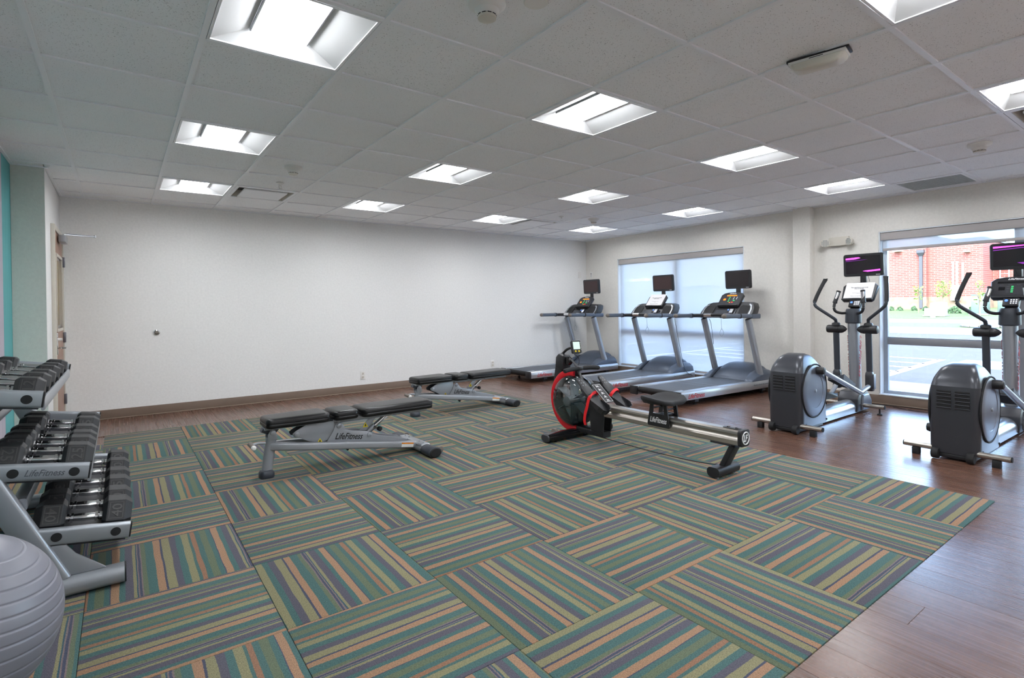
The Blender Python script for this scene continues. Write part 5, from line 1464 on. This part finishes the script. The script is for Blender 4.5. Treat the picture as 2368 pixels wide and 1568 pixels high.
MB().sweep([rp((-.47, Y0+.03, .70)), rp((-.47, Y1-.03, .70))], rrect(.05, .05, .01, 2)).build('cross_beam', 'silver_paint', rk)
MB().sweep([rp((-.335, Y0+.03, .40)), rp((-.335, Y1-.03, .40))], rrect(.05, .05, .01, 2)).build('cross_beam', 'silver_paint', rk)

_db = {}
def db_meshes(af, hl, hw):
    k = (af, hl, hw)
    if k in _db: return _db[k]
    Rr = af/sqrt(3); out = {}
    def hexr(x, k): return [(x, Rr*k*cos(radians(60*i)), Rr*k*sin(radians(60*i))) for i in range(6)]
    for s in (-1, 1):
        m = MB().loft([hexr(s*hw, .80), hexr(s*(hw+.014), 1.0), hexr(s*(hw+hl-.026), 1.0), hexr(s*(hw+hl), .74)])
        out['head%d' % s] = m.mesh('head', .0015, 1, 12)
        m = MB(); Rf = Matrix.Rotation(radians(60), 4, 'X')      # number sits on the facet that faces up and outward
        y2, x0, x1 = Rr*.40, s*(hw+.022), s*(hw+hl-.032)
        xa, xb = min(x0, x1), max(x0, x1); z = af/2
        for q in ((xa, xb, -y2, -y2+.0025), (xa, xb, y2-.0025, y2), (xa, xa+.0025, -y2+.0025, y2-.0025), (xb-.0025, xb, -y2+.0025, y2-.0025)): m.bb(q[0], q[1], q[2], q[3], z, z+.0014)
        m.xf(Rf)
        out['border%d' % s] = m.mesh('number_border', 0, 1, 0)
    g = min(.015, hw*.3)
    out['handle'] = MB().lathe([(.017, -hw-.004), (.017, -hw+.010), (.0125, -hw+.014), (.0125, -hw*.62), (.0155, -hw*.58), (.0165, -hw*.30), (.0175, 0), (.0165, hw*.30), (.0155, hw*.58), (.0125, hw*.62), (.0125, hw-.014), (.017, hw-.010), (.017, hw+.004)], axis=(1, 0, 0), n=16).mesh('handle', 0, 1, 30)
    for s in (-1, 1): out['collar%d' % s] = MB().lathe([(.0195, s*hw*.66-.004), (.0195, s*hw*.66+.004)], axis=(1, 0, 0), n=16).mesh('collar', 0, 1, 30)
    _db[k] = out; return out
ordn = ['nearest the viewer', 'second from the viewer', 'third from the viewer', 'fourth from the viewer', 'fifth from the viewer', 'farthest from the viewer']
def dumbbell(x, y, z, tilt, af, hl, hw, num, label, grp):
    d = db_meshes(af, hl, hw); r = empty('dumbbell', (x, y, z)); r.rotation_euler = (0, tilt, 0); tag(r, label, 'dumbbell', grp)
    for s in (-1, 1):
        h = obj('head', d['head%d' % s], 'hex_rubber', r)
        obj('number_border', d['border%d' % s], 'rubber_num', h)
        text('weight_number', num, af*.36, 'rubber_num', h, frame((s*(hw+hl*.47), -.866*(af/2+.0004), .5*(af/2+.0004)), (0, s*.5, s*.866), (-s, 0, 0)), 0, .001, hl*.36, .01)
    hh = obj('handle', d['handle'], 'chrome', r)
    for s in (-1, 1): obj('collar', d['collar%d' % s], 'chrome', hh)
rows = [(0, 'bottom', -.140, [2.975, 3.165, 3.375, 3.58, 3.81, 4.05], (.150, .145, .145, .138, .138, .132), ('40', '40', '35', '35', '30', '30')),
        (1, 'middle', -.268, [2.955, 3.12, 3.285, 3.45, 3.73, 3.90], (.132, .132, .126, .126, .122, .118), ('25', '25', '20', '20', '15', '15')),
        (2, 'top', -.412, [2.95, 3.16, 3.38, 3.62, 3.86, 4.10], (.112, .112, .106, .106, .100, .100), ('12', '12', '10', '10', '8', '8'))]
for ti, tn, cx, ys, afs, nums in rows:
    (fx, fz), (bx, bz_), dz = TIERS[ti]
    tilt = math.atan2(bz_-fz, fx-bx)
    for k, y in enumerate(ys):
        t = (cx-bx)/(fx-bx); zc = bz_+(fz-bz_)*t-dz/cos(tilt)+afs[k]/2/cos(tilt)+.0045
        dumbbell(cx+sin(tilt)*(afs[k]/2-dz), y, zc+.0005, tilt, afs[k], .104 if ti < 2 else .095, .062 if ti == 0 else .060, nums[k], 'black hex dumbbell on the %s shelf, %s' % (tn, ordn[k]), 'hex dumbbells on the rack')

# ------------------------------------------------------------------ exercise ball
BR = .26
prof = []
N = 360
grooves = [sin(radians(a)) for a in (-66, -54, -43, -33, -24, -15, -5, 5, 14, 22, 30, 38, 46, 55, 66)]
for i in range(N+1):
    a = -pi/2+pi*i/N; h = sin(a); rr = BR
    for g in grooves:
        e = abs(a-math.asin(g)); 
        if e < .016: rr = BR-.0026*(1-(e/.016)**2)
    prof.append((rr*cos(a), rr*sin(a)))
o = MB().lathe(prof, axis=(.30, -.10, 1), n=72).build('exercise_ball', 'ball_grey', smooth=70)
o.location = (-.412, 2.21, BR+.004)
tag(o, 'grey ribbed exercise ball on the floor before the dumbbell rack', 'exercise ball')
